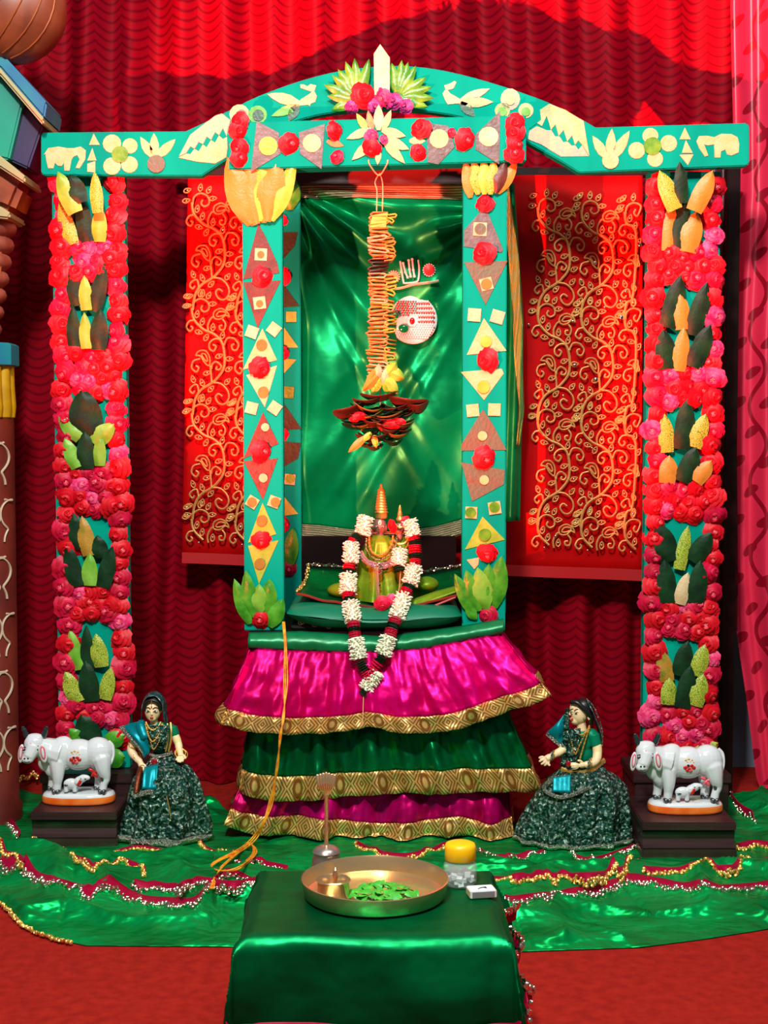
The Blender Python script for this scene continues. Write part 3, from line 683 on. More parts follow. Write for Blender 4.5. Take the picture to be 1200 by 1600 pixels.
deco_post(pR, YS, [
 ('l', (727, 250), (735, 309), 20, 'y', .3), ('l', (740, 248), (747, 304), 20, 's', .3), ('l', (756, 246), (757, 304), 20, 'l', .3), ('l', (772, 248), (766, 304), 20, 's', .3), ('l', (790, 250), (774, 302), 20, 'b', .3), ('l', (808, 252), (778, 302), 20, 'y', .3),
 ('r', 757, 318, 16, 0), ('t', A((245, 320), (290, 330), (385, 560), (375, 578), (140, 540), (140, 440)), M_grey), ('s', A((240, 432))[0], 10.5, .04, M_pale), ('d', A((242, 430))[0], 9, M_greygreen), ('r', 755, 396, 21, 0),
 ('t', A((140, 638), (412, 630), (275, 905)), M_greygreen), ('s', A((280, 775))[0], 9.5, -.25, M_pale), ('d', A((280, 775))[0], 8.5, M_olive),
 ('s', A((205, 968))[0], 10, .08, M_pale), ('s', A((350, 980))[0], 10, .28, M_redtint),
 ('t', A((265, 990), (405, 1192), (158, 1218)), M_cream), ('d', A((278, 1135))[0], 9, M_lime), ('t', A((122, 1325), (375, 1305), (388, 1335), (265, 1500)), M_cream), ('d', A((262, 1418))[0], 10, M_lime), ('r', 760, 563, 21, 0),
 ('s', A((195, 1565))[0], 9.5, -.1, M_cream), ('s', A((330, 1560))[0], 9.5, .03, M_cream),
 ('t', B((265, 80), (330, 180), (415, 340), (125, 345), (130, 300)), M_greygreen), ('d', B((262, 250))[0], 7.5, M_cream), ('t', B((125, 420), (405, 468), (400, 560), (195, 670)), M_greygreen), ('d', B((273, 533))[0], 7.5, M_cream), ('r', 757, 717, 21, 1),
 ('s', B((190, 742))[0], 9, .05, M_cream), ('s', B((340, 712))[0], 9.5, -.15, M_cream), ('d', B((186, 742))[0], 8.5, M_mid), ('d', B((338, 708))[0], 8.5, M_mid),
 ('t', B((262, 768), (405, 915), (150, 978)), M_lime), ('d', B((275, 885))[0], 9.5, M_mid), ('t', B((160, 1045), (240, 1030), (235, 1075), (210, 1105)), M_cream), ('r', 761, 865, 18, 1),
 ('l', (710, 896), (742, 963), 24, 'g'), ('l', (728, 890), (748, 955), 28, 'g'), ('l', (764, 880), (757, 952), 28, 'g'), ('l', (746, 886), (760, 952), 32, 'l'), ('l', (784, 868), (772, 950), 32, 'g'), ('l', (727, 945), (744, 968), 16, 'g'), ('r', 761, 960, 18, 4)])
deco_post(rL, YR, [('l', (452, 270), (452, 328), 36, 'g'), ('t', [(442, 363), (465, 363), (460, 385), (443, 404)], M_dark), ('t', [(443, 445), (468, 478), (443, 480)], M_dark), ('s', (455, 495), 8, 0, M_lime), ('t', [(444, 512), (466, 543), (440, 543)], M_lime), ('t', [(440, 560), (463, 562), (443, 584)], M_lime), ('s', (450, 613), 9, .1, M_mid), ('t', [(443, 630), (471, 670), (443, 672)], M_dark), ('t', [(442, 690), (470, 692), (466, 716), (442, 730)], M_dark), ('s', (453, 749), 8, .1, M_cream), ('d', (453, 748), 7.5, M_mid), ('t', [(443, 775), (466, 803), (443, 806)], M_lime), ('l', (458, 824), (452, 882), 24, 'g', .6), ('r', 440, 345, 10, 4), ('r', 442, 432, 15, 4), ('r', 440, 549, 16, 4), ('r', 441, 678, 12, 4), ('r', 444, 819, 13, 4), ('r', 451, 888, 14, 2)])
# front beam decoration
Yb = YS-.026; q2 = mp(260, 60, 3.333); q3 = mp(540, 60, 3.0)
for y_ in (190, 204, 231, 247): rose(fb, 373+(y_ % 3), y_, 16, Yb-.004, 0 if y_ < 210 else 1)
for y_ in (193, 208, 227, 241): rose(fb, 803+(y_ % 3), y_, 17, Yb-.004, 0 if y_ < 210 else 1)
cut(fb, 'grey_leaf', q2((470, 430), (585, 490), (595, 600), (440, 695)), Yb, M_grey); cut(fb, 'grey_leaf', q2((690, 490), (825, 445), (808, 680), (695, 600)), Yb, M_grey)
disc(fb, 'leaf_disc', q2((530, 560))[0], 15, Yb-.0026, M_lime); disc(fb, 'leaf_disc', q2((758, 545))[0], 14.5, Yb-.0026, M_cream)
rose(fb, 453, 224, 18, Yb-.004, 1); rose(fb, 523, 204, 16, Yb-.004, 0); petal(fb, 'olive_leaf', q2((925, 560))[0], q2((835, 535))[0], 12, Yb, M_olive); rose(fb, 526, 245, 12, Yb-.004, 2)
for tp, bs, wd, m in (((5, 470), (120, 425), 42, M_cream), ((30, 570), (130, 480), 48, M_cream), ((50, 350), (100, 430), 36, M_lime), ((104, 338), (125, 430), 34, M_straw), ((155, 308), (155, 430), 48, M_pale), ((213, 335), (175, 430), 36, M_cream), ((282, 458), (170, 430), 46, M_cream), ((298, 520), (170, 465), 52, M_cream), ((278, 586), (180, 480), 46, M_cream), ((150, 592), (155, 520), 30, M_cream)): petal(fb, 'lotus_petal', q3(tp)[0], q3(bs)[0], wd/3, Yb-.0004*wd/10, m, .003)
rose(fb, 580, 212, 12, Yb-.008, 3); rose(fb, 580, 232, 16, Yb-.008, 0); rose(fb, 600, 218, 8, Yb-.008, 3)
cut(fb, 'grey_leaf', q3((380, 395), (480, 410), (500, 470), (510, 510), (435, 590), (385, 580)), Yb, M_grey); cut(fb, 'grey_leaf', q3((725, 340), (720, 590), (610, 520), (610, 450)), Yb, M_grey)
disc(fb, 'leaf_disc', q3((438, 470))[0], 15, Yb-.0026, M_cream); disc(fb, 'leaf_disc', q3((670, 460))[0], 15.5, Yb-.0026, M_pale)
petal(fb, 'olive_leaf', q3((375, 480))[0], q3((300, 480))[0], 13, Yb, M_cream)
rose(fb, 657, 200, 18, Yb-.004, 0); rose(fb, 654, 238, 14, Yb-.004, 0); rose(fb, 727, 219, 19, Yb-.004, 1); rose(fb, 705, 207, 8, Yb-.004, 2)

# ------------------------------------------------------------------ embroidered red panel on its rod
YE = .66
rod = MB(); a, b = P(270, 270, YE), P(1030, 270, YE); rod.box(a.x, b.x, YE, YE+.03, a.z-.012, a.z+.018)
solo('hanging_rail', rod, M_wood, (0, YE, a.z), 'dark wooden rail behind the arch holding up the red embroidered cloth', 'rail', bevel=.003)
pn = thing('embroidered_cloth', P(640, 905, YE-.03), 'red cloth with gold vine embroidery hanging behind the swing', 'cloth')
def pan(u, v):
    xl_ = 294 - 10*v; y = 274 + (606+28*u)*v
    p = P(xl_+(1004-xl_)*u, y + 0, YE-.012); p.y += .006*sin(u*22) + .008*sin(u*7+v*2)*v; return p
mb = MB(); mb.grid(pan, 80, 20); cloth = part('cloth', mb, M_panel, pn, smooth=180, solid=.002)
mb = MB(); mb.grid(lambda u, v: pan(u, .972+.028*v) + V((0, -.004, 0)), 60, 2); part('hem', mb, mat('hem_red', (176, 4, 14), .5), pn, smooth=180)
W = mp(0, 0, 5.714)
kx = S(YE-.02)/5.714
def vine(ymax=9999, xmax=9999):
    mb = MB()
    def T(pts, r=5.4, n=4, closed=False):
        pts = [p for p in pts if p[1] <= ymax and p[0] <= xmax]
        if len(pts) > 2: mb.tube(sm([(a*kx, 0, -b*kx) for a, b in pts], n, closed), r*kx*1.4, 4, closed=closed)
    T([(228, 180), (245, 280), (330, 370), (420, 410), (490, 480), (515, 600), (505, 720), (440, 810), (390, 850), (310, 900), (260, 970), (238, 1050), (230, 1123)], 7.5)
    for s_ in ([(235, 200), (250, 130), (310, 100), (370, 130), (380, 190), (340, 215), (310, 190), (325, 158)], [(250, 290), (205, 300), (180, 350), (210, 385), (235, 360), (218, 340)],
               [(375, 395), (370, 330), (400, 270), (430, 258)], [(500, 280), (525, 320), (515, 370), (480, 370), (475, 340), (500, 335)], [(480, 460), (430, 455), (385, 490), (385, 540), (420, 560), (440, 520), (412, 505)],
               [(512, 510), (540, 450), (600, 450), (640, 500), (625, 550), (590, 550), (580, 510), (605, 500)], [(400, 840), (395, 760), (388, 690)], [(300, 630), (240, 650), (225, 710), (265, 745), (285, 710), (260, 690)],
               [(398, 720), (405, 680), (440, 655), (485, 690), (470, 725), (440, 720), (450, 695)], [(400, 840), (480, 850), (540, 910), (550, 980), (510, 1030), (460, 1020), (435, 970), (460, 940), (495, 960)],
               [(285, 930), (270, 860), (230, 870), (205, 905), (230, 935), (250, 910)]): T(s_, 5.6)
    for s_ in ([(420, 260), (430, 210), (490, 185), (545, 220), (560, 262), (530, 245), (490, 275), (450, 280)], [(445, 250), (470, 215), (515, 215), (530, 235), (480, 255)], [(260, 600), (290, 560), (350, 560), (385, 620), (380, 690), (340, 665), (310, 615), (285, 600)], [(310, 590), (345, 590), (365, 640), (350, 650)]): T(s_, 4.6, 3, True)
    leaves = [(190, 75, 20), (180, 165, 10), (305, 50, 80), (380, 70, 60), (415, 145, 5), (275, 235, 75), (322, 300, 75), (290, 395, -15), (355, 440, 60), (415, 350, 85), (500, 420, 75), (468, 605, 20), (560, 630, 0), (555, 720, 25), (360, 755, 15), (540, 830, 50), (235, 810, 110), (315, 840, 110), (395, 895, 45), (200, 1003, 20), (318, 975, 80), (185, 1085, 10), (600, 75, 45), (575, 155, 30)]
    for x, y, a in leaves:
        if y > ymax or x > xmax-20: continue
        a = math.radians(-a); R2 = lambda p, q_: (x+p*cos(a)-q_*sin(a), y+p*sin(a)+q_*cos(a))
        T([R2(-34, 0), R2(-8, -19), R2(34, 0), R2(-8, 19)], 4.0, 3, True)
        c_ = ((x)*kx, .001, -y*kx)
        mb.ell(c_, (9*kx, 4*kx, 9*kx), 6, 4, 1)
    return mesh('gold_vine', mb, [M_goldthread, M_sequin], smooth=50)
VINE, VINE_END, VINE_EDGE, VINE_EDGE_END = vine(), vine(400), vine(9999, 375), vine(400, 375)
org = wloc(pn)
for x0, y0, ed in ((800, 457, 0), (868, 461, 0), (936, 464, 1), (259, 449, 0), (327, 452, 0)):
    for r in (-1, 0, 1, 2):
        me = (VINE_EDGE if r < 2 else VINE_EDGE_END) if ed else (VINE if r < 2 else VINE_END)
        o = link('gold_vine', me, cloth); o.location = P(x0, y0+165*r, YE-.028) - org
# loose sparkling stones
mb = MB()
for x, y, r in ((895, 502, 3), (898, 571, 4), (931, 593, 4.5), (945, 480, 2.5), (930, 410, 3), (970, 470, 2.5), (971, 496, 4.5), (1000, 383, 3.5), (882, 365, 2), (908, 438, 2.5), (960, 440, 2.5), (978, 455, 3), (880, 618, 2.5), (893, 766, 2.5), (868, 838, 3), (905, 655, 2.5), (826, 507, 3), (858, 800, 2), (925, 700, 2), (960, 760, 2)):
    mb.ell(P(x, y, YE-.03), (r*.0018, .003, r*.0018), 8, 5)
part('rhinestones', mb, M_sequin, cloth, kind='stuff')

# ------------------------------------------------------------------ green satin backdrop of the swing with zari borders and emblem
YG = .575
gc = thing('green_backdrop', P(600, 830, YG), 'green satin cloth with silver zari borders hung across the back of the swing', 'cloth')
botl = [(440, 818), (500, 822), (545, 828), (620, 832), (680, 824), (725, 812), (760, 806)]
def sat(u, v):
    x = 436 + 330*u; yb = interp(botl, x); y = 287 + (yb-287)*v
    p = P(x, y, YG)
    dl = sqrt((x-436)**2+(y-280)**2); al = atan2(y-280, x-436)
    dr = sqrt((x-780)**2+(y-330)**2); ar = atan2(y-330, 780-x)
    wl = math.exp(-(dl/300)**2); wr = math.exp(-(dr/230)**2)
    env = min(1, 14*v)*min(1, 9*(1-v))
    h = .035*sin(al*17+.5)*wl*min(1, dl/60) + .022*sin(ar*14)*wr*min(1, dr/60) + .03*nz(x*.008+y*.003, y*.006, 2) + .010*nz(x*.03, y*.012, 5) + .02*sin((x+y*.55)*.035)*math.exp(-((x-560)/160)**2)*v
    # long swags falling from both upper corners towards the middle
    for (cx_, cy_, s) in ((436, 300, 1), (770, 360, -1)):
        for k, rr in enumerate((120, 210, 300, 380)):
            d = (y-cy_) - (s*(x-cx_))*(1.0+.25*k) - 20*k
            h -= .012*math.exp(-(d/16)**2)*math.exp(-((sqrt((x-cx_)**2+(y-cy_)**2)-rr)/190)**2)
    p.y += h*env - .01*env; return p
mb = MB(); mb.grid(sat, 90, 110); drape = part('satin', mb, M_backsatin, gc, smooth=180, solid=.0015)
mb = MB(); mb.grid(lambda u, v: sat(u, .045*v)+V((0, -.007, .004*(1-v))), 90, 4, uvf=lambda u, v: (u*.6, v)); part('zari_border', mb, M_linezari, gc, smooth=180, solid=.0015)
mb = MB(); mb.grid(lambda u, v: P(440+320*u, interp(botl, 440+320*u)+24*v-1, YG-.012-.008*sin(u*14)-.004*nz(u*20, v)), 60, 4, uvf=lambda u, v: (u*.6, v)); part('zari_border', mb, M_linezari, gc, smooth=180, solid=.0015)
def side(u, v):
    x = interp([(285, 791), (500, 806), (640, 804), (815, 800)], 285+530*v); p = P(770+(x+14-770)*u, 285+530*v, YR-.02); p.y += .012*sin(u*12+v*3) + .03*u; return p
mb = MB(); mb.grid(side, 16, 50); part('side_fall', mb, M_backsatin, gc, smooth=180, solid=.0015)
xe = [(285, 794), (340, 801), (400, 809), (500, 816), (560, 815), (640, 818), (700, 810)]
mb = MB(); mb.grid(lambda u, v: P(interp(xe, 285+410*u)-15*(1-.7*max(0, u-.55)/.45)*(1-v)+1, 285+410*u, YR-.026+.006*sin(u*18+v*5)), 50, 6, uvf=lambda u, v: (u*.75, v)); part('zari_border', mb, M_greenzari, gc, smooth=180, solid=.0015, label='shiny green and gold border running down the side fall')
def ye(x, y): 
    u = (x-436)/330; yb = interp(botl, x); return sat(u, (y-287)/(yb-287))
e = mp(580, 390, 8.571)
def E(pts, off=.016): return [ye(*p) + V((0, -off, 0)) for p in e(*pts)]
mb = MB()
mb.tube(sm(E([(385, 175), (400, 260), (430, 440), (450, 465), (600, 455), (630, 400), (640, 270), (630, 150)])), .0028, 6)
for s_ in ([(425, 200), (455, 320), (485, 390)], [(500, 160), (510, 280), (525, 380)], [(548, 140), (560, 290), (575, 380)]):
    for p in E(s_): mb.ell(p, .0045, 7, 5)
    mb.tube(E(s_), .003, 6)
part('tilak_emblem', mb, M_bead_w, drape, label='white beaded U shaped emblem with three strokes')
for (a, b), m in (((300, 375), M_redtint), ((770, 300), M_redglaze)):
    mb = MB(); c = E([(a, b)])[0]; mb.lathe([(.001, -.006), (.016, -.004), (.019, 0), (.019, .006)], c, 18, axis='y')
    for k in range(16): mb.ell(c+V((.019*cos(k*pi/8), -.004, .019*sin(k*pi/8))), .0024, 6, 4, 1)
    part('round_emblem', mb, [m, M_bead_w], drape)
mb = MB(); mb.tube(sm(E([(240, 530), (400, 525), (560, 490), (700, 475), (830, 460), (890, 445)])), .0042, 6); part('beaded_bar', mb, M_redtint, drape)
dc = E([(560, 950)])[0]; R0 = 318/8.571*S(YG)
mb = MB(); mb.lathe([(.001, -.008), (R0*.9, -.006), (R0, 0), (R0, .008)], dc, 32, axis='y'); md = part('beaded_disc', mb, M_bead_w, drape, label='round medallion of red, teal and white beads with green gems')
mb = MB(); n = 0
for i in range(-8, 9):
    for j in range(-8, 9):
        x, z = i*.0078+(j % 2)*.0039, j*.0072
        if x*x+z*z < (R0*.97)**2 and not (x*x+z*z < .00038) and not (x < -.005 and -.035 < z < .012):
            m = (0 if (j % 2) else 2) if x > .012 and z > -.02 else ((1 if (i+j) % 2 else 0) if z > 0 else 2)
            mb.ell(dc+V((x, -.009, z)), .0036, 6, 4, m)
part('beadwork', mb, [M_bead_r, M_bead_t, M_bead_w], md, kind='stuff')
for a, b in ((300, 900), (430, 1070)):
    mb = MB(); mb.ell(E([(a, b)])[0]+V((0, -.008, 0)), (.017, .007, .014), 14, 9, rot=Matrix.Rotation(.25, 3, 'Y')); part('green_gem', mb, M_bead_g, md, smooth=180)
mb = MB(); c = E([(545, 970)])[0]+V((0, -.01, 0)); mb.lathe([(.001, 0), (.018, -.002), (.02, .004)], c, 18, 1, axis='y'); mb.ell(c+V((0, -.003, 0)), (.0085, .005, .011), 10, 7)
part('red_gem', mb, [M_ruby, M_bead_w], md)

# ------------------------------------------------------------------ hanging tassel of folded leaves
YT = .15
tas = thing('leaf_tassel', P(595, 262, YT), 'long hanging tassel of folded straw coloured leaves ending in a dark leaf cluster', 'tassel')
mb = MB()
mb.tube(sm([P(576, 250, .0925), P(578, 258, .092), P(592, 274, YT-.03), P(604, 258, .092), P(606, 250, .0925)]), .002, 5); mb.tube(sm([P(592, 272, YT-.01), P(586, 285, YT), P(589, 300, YT), P(588, 345, YT)]), .0018, 5); mb.tube(sm([P(593, 270, YT-.01), P(598, 290, YT), P(597, 345, YT)]), .0018, 5)
mb.tube([P(594, 340, YT), P(594, 620, YT), P(594, 700, YT)], .002, 5)
part('string', mb, M_string, tas)
R = random.Random(3)
def wafer(name, x, y, wpx, dz, m, th=5.5, tilt=0.0, depth=.03):
    mb = MB(); c = P(x, y, YT); s = S(YT)
    # a leaf folded over: upper flap, rounded fold at one side, lower flap
    a = R.choice((-1, 1)); hw = wpx*s/2; hh = th*s/2
    sec = [(-a*hw, hh), (a*hw*.7, hh*1.0), (a*hw, 0.2*hh), (a*hw*.7, -hh*.8), (-a*hw*.95, -hh*.6)]
    vs = []
    for yy in (-depth, depth):
        for (q_, z_) in sec:
            zt_ = z_ + tilt*q_; k_ = 1 if yy < 0 else .8
            vs.append((c.x+q_*k_, c.y+yy, c.z+zt_))
    n_ = len(sec); mb.add(vs, [(i, i+1, i+1+n_, i+n_) for i in range(n_-1)])
    return part(name, mb, m, tas, smooth=50, solid=.0034)
y = 338; k = 0
while y < 604:
    dark = 408 < y < 432
    m = M_drybr if dark else R.choice((M_straw, M_straw, M_straw, M_yel, M_pale))
    wafer('folded_leaf', 592+R.uniform(-3, 3) - (2 if y > 480 else 0), y, R.uniform(26, 34), 0, m, R.uniform(5, 8), R.uniform(-.18, .18))
    if R.random() < .75 and not dark: wafer('folded_leaf', 608+R.uniform(-2, 4), y+2, R.uniform(14, 20), 0, R.choice((M_lime, M_spot, M_yel, M_olive)), R.uniform(5, 8), R.uniform(-.3, .3))
    y += R.uniform(5.2, 6.8)
mb = MB(); mb.prism([(582, 336), (606, 332), (603, 355), (577, 355)], YT-.03, .003); part('top_leaf', mb, M_lime, tas, smooth=0)
for tp, bs, wd, kk in (((570, 605), (590, 575), 12, 'y'), ((566, 612), (592, 585), 14, 'y'), ((632, 592), (606, 580), 22, 'l'), ((622, 616), (602, 590), 18, 'l'), ((580, 618), (596, 590), 14, 's'), ((612, 620), (600, 596), 14, 'g'), ((592, 568), (590, 592), 12, 'p'), ((620, 566), (604, 588), 18, 'l'), ((604, 574), (600, 600), 12, 'p'), ((574, 590), (594, 600), 10, 'y')):
    leaf(tas, tp, bs, wd, YT-.035-.01*R.random(), kk, fold=.35)
def spoon(x, y, w_, h_, m, rot=0.0, name='dry_leaf', dy=-.05):
    mb = MB(); c = P(x, y, YT+dy); s = S(YT)
    def fn(u, v):
        a = 2*pi*u; r = v
        return c + V((w_/2*s*r*cos(a), -.03*r*sin(a)*1.2, h_/2*s*r*sin(a) + .018*r*r*cos(a)**2 + rot*w_*s*.5*r*cos(a)))
    mb.grid(fn, 16, 3, closed=True); part(name, mb, m, tas, smooth=180, solid=.001)
for x, y, w_, h_, m, r in ((592, 623, 60, 9, M_brown, .05), (639, 634, 62, 20, M_brown, -.1), (545, 646, 50, 18, M_brown, .3), (655, 640, 30, 14, M_brown, .2), (575, 630, 50, 8, M_drybr, .1)): spoon(x, y, w_, h_, m, r)
for i in range(56):
    a = R.uniform(0, 2*pi); lv = R.random(); yy = 640+62*lv; rad = (62-22*abs(lv-.35)-26*max(0, lv-.6)*1.2)*R.uniform(.72, 1)
    x = 594 + rad*cos(a); d = rad*S(YT)*sin(a)
    spoon(594+(x-594)*.6, yy, R.uniform(40, 62)*(1-.35*lv), R.uniform(5, 9), R.choice((M_drybr, M_drybr, M_brown, M_dark, M_olive)), R.uniform(-.25, .25), 'dry_leaf', -.03+.5*d)
for x, y, w_, h_, k_ in ((610, 664, 16, 7, 0), (624, 659, 10, 7, 0), (600, 668, 9, 7, 0), (563, 650, 12, 9, 0), (553, 655, 8, 6, 1)): rose(tas, x, y, w_, YT-.09, k_, sy=.6, name='red_petals')
leaf(tas, (544, 707), (572, 682), 12, YT-.09, 'y'); leaf(tas, (588, 700), (584, 680), 10, YT-.09, 's'); leaf(tas, (566, 690), (580, 676), 10, YT-.09, 'l')
# ------------------------------------------------------------------ tiered skirt hung round the swing seat
sk = thing('tiered_skirt', (0, .12, 0), 'satin skirt of magenta and green tiers with gold borders around the swing seat', 'skirt')
def ruffle(name, m, topl, botl, Yt, Yb, nf, amp, bw, seed, back=.42, flare=(0, 0), zmin=None):
    x0t, x1t, x0b, x1b = topl[0][0], topl[-1][0], botl[0][0], botl[-1][0]
    def pt(u, v, off=0.0):
        s = (u-.14)/.72; sc0 = min(1, max(0, s)); sd = max(0, -s, s-1)/.1945
        xt = x0t+(x1t-x0t)*sc0; xb = x0b+(x1b-x0b)*sc0
        yt, yb = interp(topl, xt), interp(botl, xb)
        T = P(xt, yt, Yt); B = P(xb, yb, Yb)
        p = T.lerp(B, v)
        bulge = .018*sin(pi*min(1, v*1.05))
        ph = nf*u*2*pi + 1.7*nz(u*9, seed) + .5*sin(v*2.2+u*31)
        f = amp*(.25+.75*v)*(sin(ph) + .55*sin(ph*.53+1.3+seed) + .6*nz(u*50, v*3.0, seed)) + off + min(1, v*5)*(.009*nz(u*30+v*2, v*6, seed+3) + .006*nz(u*64, v*5-u*9, seed+6)) + .004*sin(u*200+3*nz(u*20, v*2))*math.exp(-v*5)
        edge = min(1, sd*4) if sd > 0 else 0
        cr = max(0, 1-abs(s)/.07) + max(0, 1-abs(s-1)/.07) if sd <= 0 else 0
        p.y += sd*back + .03*cr*cr - (bulge + f)*(1-edge)
        sg = -1 if s < .5 else 1
        p.x += sg*(edge*f + (.02 if edge else 0)*v*0)
        p.z += .010*v*v*(sin(ph)*.5) - .02*sd*v
        if zmin is not None: p.z = max(p.z, zmin)
        return p
    k = 1-bw
    mb = MB(); mb.grid(lambda u, v: pt(u, v*k+.004), 220, 22, uvf=lambda u, v: (u*1.7, v))
    t = part(name, mb, m, sk, smooth=180, solid=.0015)
    mb = MB(); mb.grid(lambda u, v: pt(u, k+v*bw, .0025), 220, 5, uvf=lambda u, v: (u*1.75, v))
    part('gold_border', mb, M_zari, t, smooth=180, solid=.0015)
    return t
ruffle('green_tier', M_green2, [(392, 1100), (785, 1092)], [(370, 1240), (440, 1254), (520, 1247), (600, 1240), (700, 1240), (800, 1236), (846, 1242)], .10, .055, 13, .017, .26, 5)
ruffle('plum_tier', M_magd, [(392, 1190), (790, 1186)], [(352, 1290), (400, 1306), (470, 1306), (520, 1312), (590, 1322), (660, 1316), (720, 1306), (770, 1322), (806, 1312)], .135, .075, 9, .022, .27, 8, zmin=.012)
up = ruffle('magenta_tier', M_mag, [(391, 1012), (470, 1016), (560, 1018), (660, 1012), (782, 989)], [(341, 1134), (400, 1144), (470, 1148), (540, 1142), (572, 1136), (640, 1146), (700, 1144), (760, 1124), (800, 1110), (861, 1090)], .082, .0, 13, .014, .20, 2)
def bandf(u, v):
    a = u*2*pi; x = 388+400*u
    yt = interp([(388, 990), (470, 988), (600, 996), (720, 980), (788, 968)], x); yb = interp([(388, 1012), (470, 1017), (560, 1020), (660, 1014), (788, 989)], x)
    p = P(x, yt+(yb-yt)*v, .083); p.y += .004*nz(u*22, v*1.2, 5)+.002*nz(u*60, v*2, 1)-.010*sin(pi*v) + .02*(1-v)**3; return p
mb = MB(); mb.grid(bandf, 90, 10); part('waistband', mb, M_band, sk, smooth=180, solid=.002)

# ------------------------------------------------------------------ bedding on the swing seat
a, b = P(456, 900, .15).x, P(716, 900, .15).x
mb = MB(); mb.grid(lambda u, v: V((a+(b-a)*u, .13 if v < .5 else .46, 0)), 1, 1) if False else None
mb.box(a, b, .125, .47, .616, .636); mt = solo('mattress', mb, mat('black_cloth', (16, 14, 16), .7), ((a+b)/2, .3, .616), 'thin black printed mattress peeking out under the green cushion', 'mattress', bevel=.006)
mb = MB()
for k in range(3):
    c = P(470+22*k, 973+3*k, .123)
    for j in range(3): mb.tube(sm([c+V((.006*j+.008*cos(t*1.2), -.001, .006*sin(t*1.2)+.003*j)) for t in range(6)], 2), .0013, 4)
part('white_print', mb, M_pale, mt)
ca, cb = P(449, 955, .13).x, P(721, 955, .13).x
def cush(s):
    def fn(u, v):
        x, y = 2*u-1, 2*v-1
        e = (max(0, 1-abs(x)**4)*max(0, 1-abs(y)**4))**.42
        pin = 1-.06*abs(x)**3*abs(y)**0
        z = max(.620 if y < -.72 else .637, .654 + s*.040*e + .006*nz(x*2.4, y*2, s) - .010*math.exp(-((x)/.35)**2)*(1 if s > 0 else 0) + .016*(abs(x)**3)*(1 if x < 0 else .5))
        return V(((ca+cb)/2+(cb-ca)/2*x*(1-.05*(1-abs(y)**2)*0), .275 + .195*y*(1-.08*abs(x)**4), z))
    return fn
mb = MB(); mb.grid(cush(1), 40, 24); mb.grid(cush(-1), 40, 24)
solo('seat_cushion', mb, M_cushion, ((ca+cb)/2, .3, .64), 'plump green cushion on the swing seat under the idols', 'cushion', smooth=180)
sc0 = thing('seat_cloth', P(590, 915, .32), 'green cloth with crimson sequinned edging spread over the seat cushion', 'cloth')
def scl(u, v):   # v 0 front, 1 back
    xl_, xr_ = 463+18*v, 722-2*v; x = xl_+(xr_-xl_)*u
    yf = interp([(463, 927), (500, 936), (560, 946), (600, 950), (650, 945), (722, 928)], x); yb_ = interp([(480, 886), (560, 892), (620, 905), (720, 888)], x)
    f = .35*v/.6 if v < .6 else .35+.65*(v-.6)/.4; p = P(x, yf+(yb_-yf)*f, .15+.31*v); p.z += .004*nz(u*9, v*6); return p
mb = MB(); mb.grid(scl, 40, 16); part('cloth', mb, M_green2, sc0, smooth=180, solid=.002)
def edge_seq(parent, path, lobes=0, w_=.012, r=.0042, rib=True, ribn=M_crimson):
    if rib:
        mb = MB(); k = len(path); mb.grid(lambda u, v: path[min(k-1, int(round(u*(k-1))))] + V((0, .004+.014*v, .004*sin(pi*v)+.001)), k-1, 2); part('ribbon', mb, ribn, parent, smooth=180, solid=.001)
    mb = MB(); R = random.Random(4)
    for i, p in enumerate(path):
        for j in range(2): mb.ell(p+V((R.uniform(-.004, .004), -.003-.003*j, .003+.006*j*sin(i*.5)**2)), (r, r*.45, r), 6, 4, rot=Matrix.Rotation(R.uniform(-.7, .7), 3, 'X') @ Matrix.Rotation(R.uniform(-.7, .7), 3, 'Z'))
    return part('sequins', mb, M_gold if lobes else M_sequin, parent, kind='stuff', smooth=30)
edge_seq(sc0, [scl(i/60, 1)+V((0, 0, .006)) for i in range(0, 23)]); edge_seq(sc0, [scl(i/60, 1)+V((0, 0, .006)) for i in range(40, 61)]); edge_seq(sc0, [scl(.01, i/20)+V((0, 0, .006)) for i in range(21)], 1, rib=False)
mb = MB(); mb.tube([scl(i/60, 0)+V((0, -.002, -.001)) for i in range(61)], .004, 6, flat=.6); part('piping', mb, mat('red_gold_piping', (150, 50, 40), .4, .3), sc0)

# ------------------------------------------------------------------ idols
T = lambda x, y, d=0.0, Y=.26: P(530+x/8.42, 745+y/8.42, Y+d)
s_ = S(.26)
def drape_rows(rows, Y, nf, amp, seed, n=64, sub=5):
    mb = MB(); k = len(rows)-1
    def fn(u, v):
        t = v*k; i = min(k-1, int(t)); f = t-i; f = f*f*(3-2*f)*.5+f*.5
        py, xl_, xr_, hd = [rows[i][j]+(rows[i+1][j]-rows[i][j])*f for j in range(4)]
        yo = 0
        if len(rows[i]) > 4: yo = rows[i][4]+(rows[i+1][4]-rows[i][4])*f
        L_, R_ = P(xl_, py, Y), P(xr_, py, Y); cx_ = (L_.x+R_.x)/2; rx = (R_.x-L_.x)/2
        a = 2*pi*u
        g = 1 + amp*min(1, v*2.2)*(sin(nf*a+seed+v*1.5) + .6*sin(nf*1.7*a+seed*2.1) + .9*nz(cos(a)*3+seed, sin(a)*3, v*3))
        return V((cx_+rx*g*cos(a), Y+yo+hd*g*sin(a), L_.z))
    mb.grid(fn, n, k*sub, closed=True, uvf=lambda u, v: (u, v)); return mb, fn
idol = thing('deity_idol', (T(560, 1600).x, .26, .695), 'small idol in lime silk with tall golden crown and layered necklaces on the cushion', 'idol')
mb = MB(); c = (T(555, 0).x, .26, 0); zz = lambda y: T(0, y).z
prof = [(8.9, 545), (9.6, 520), (9.2, 495)]
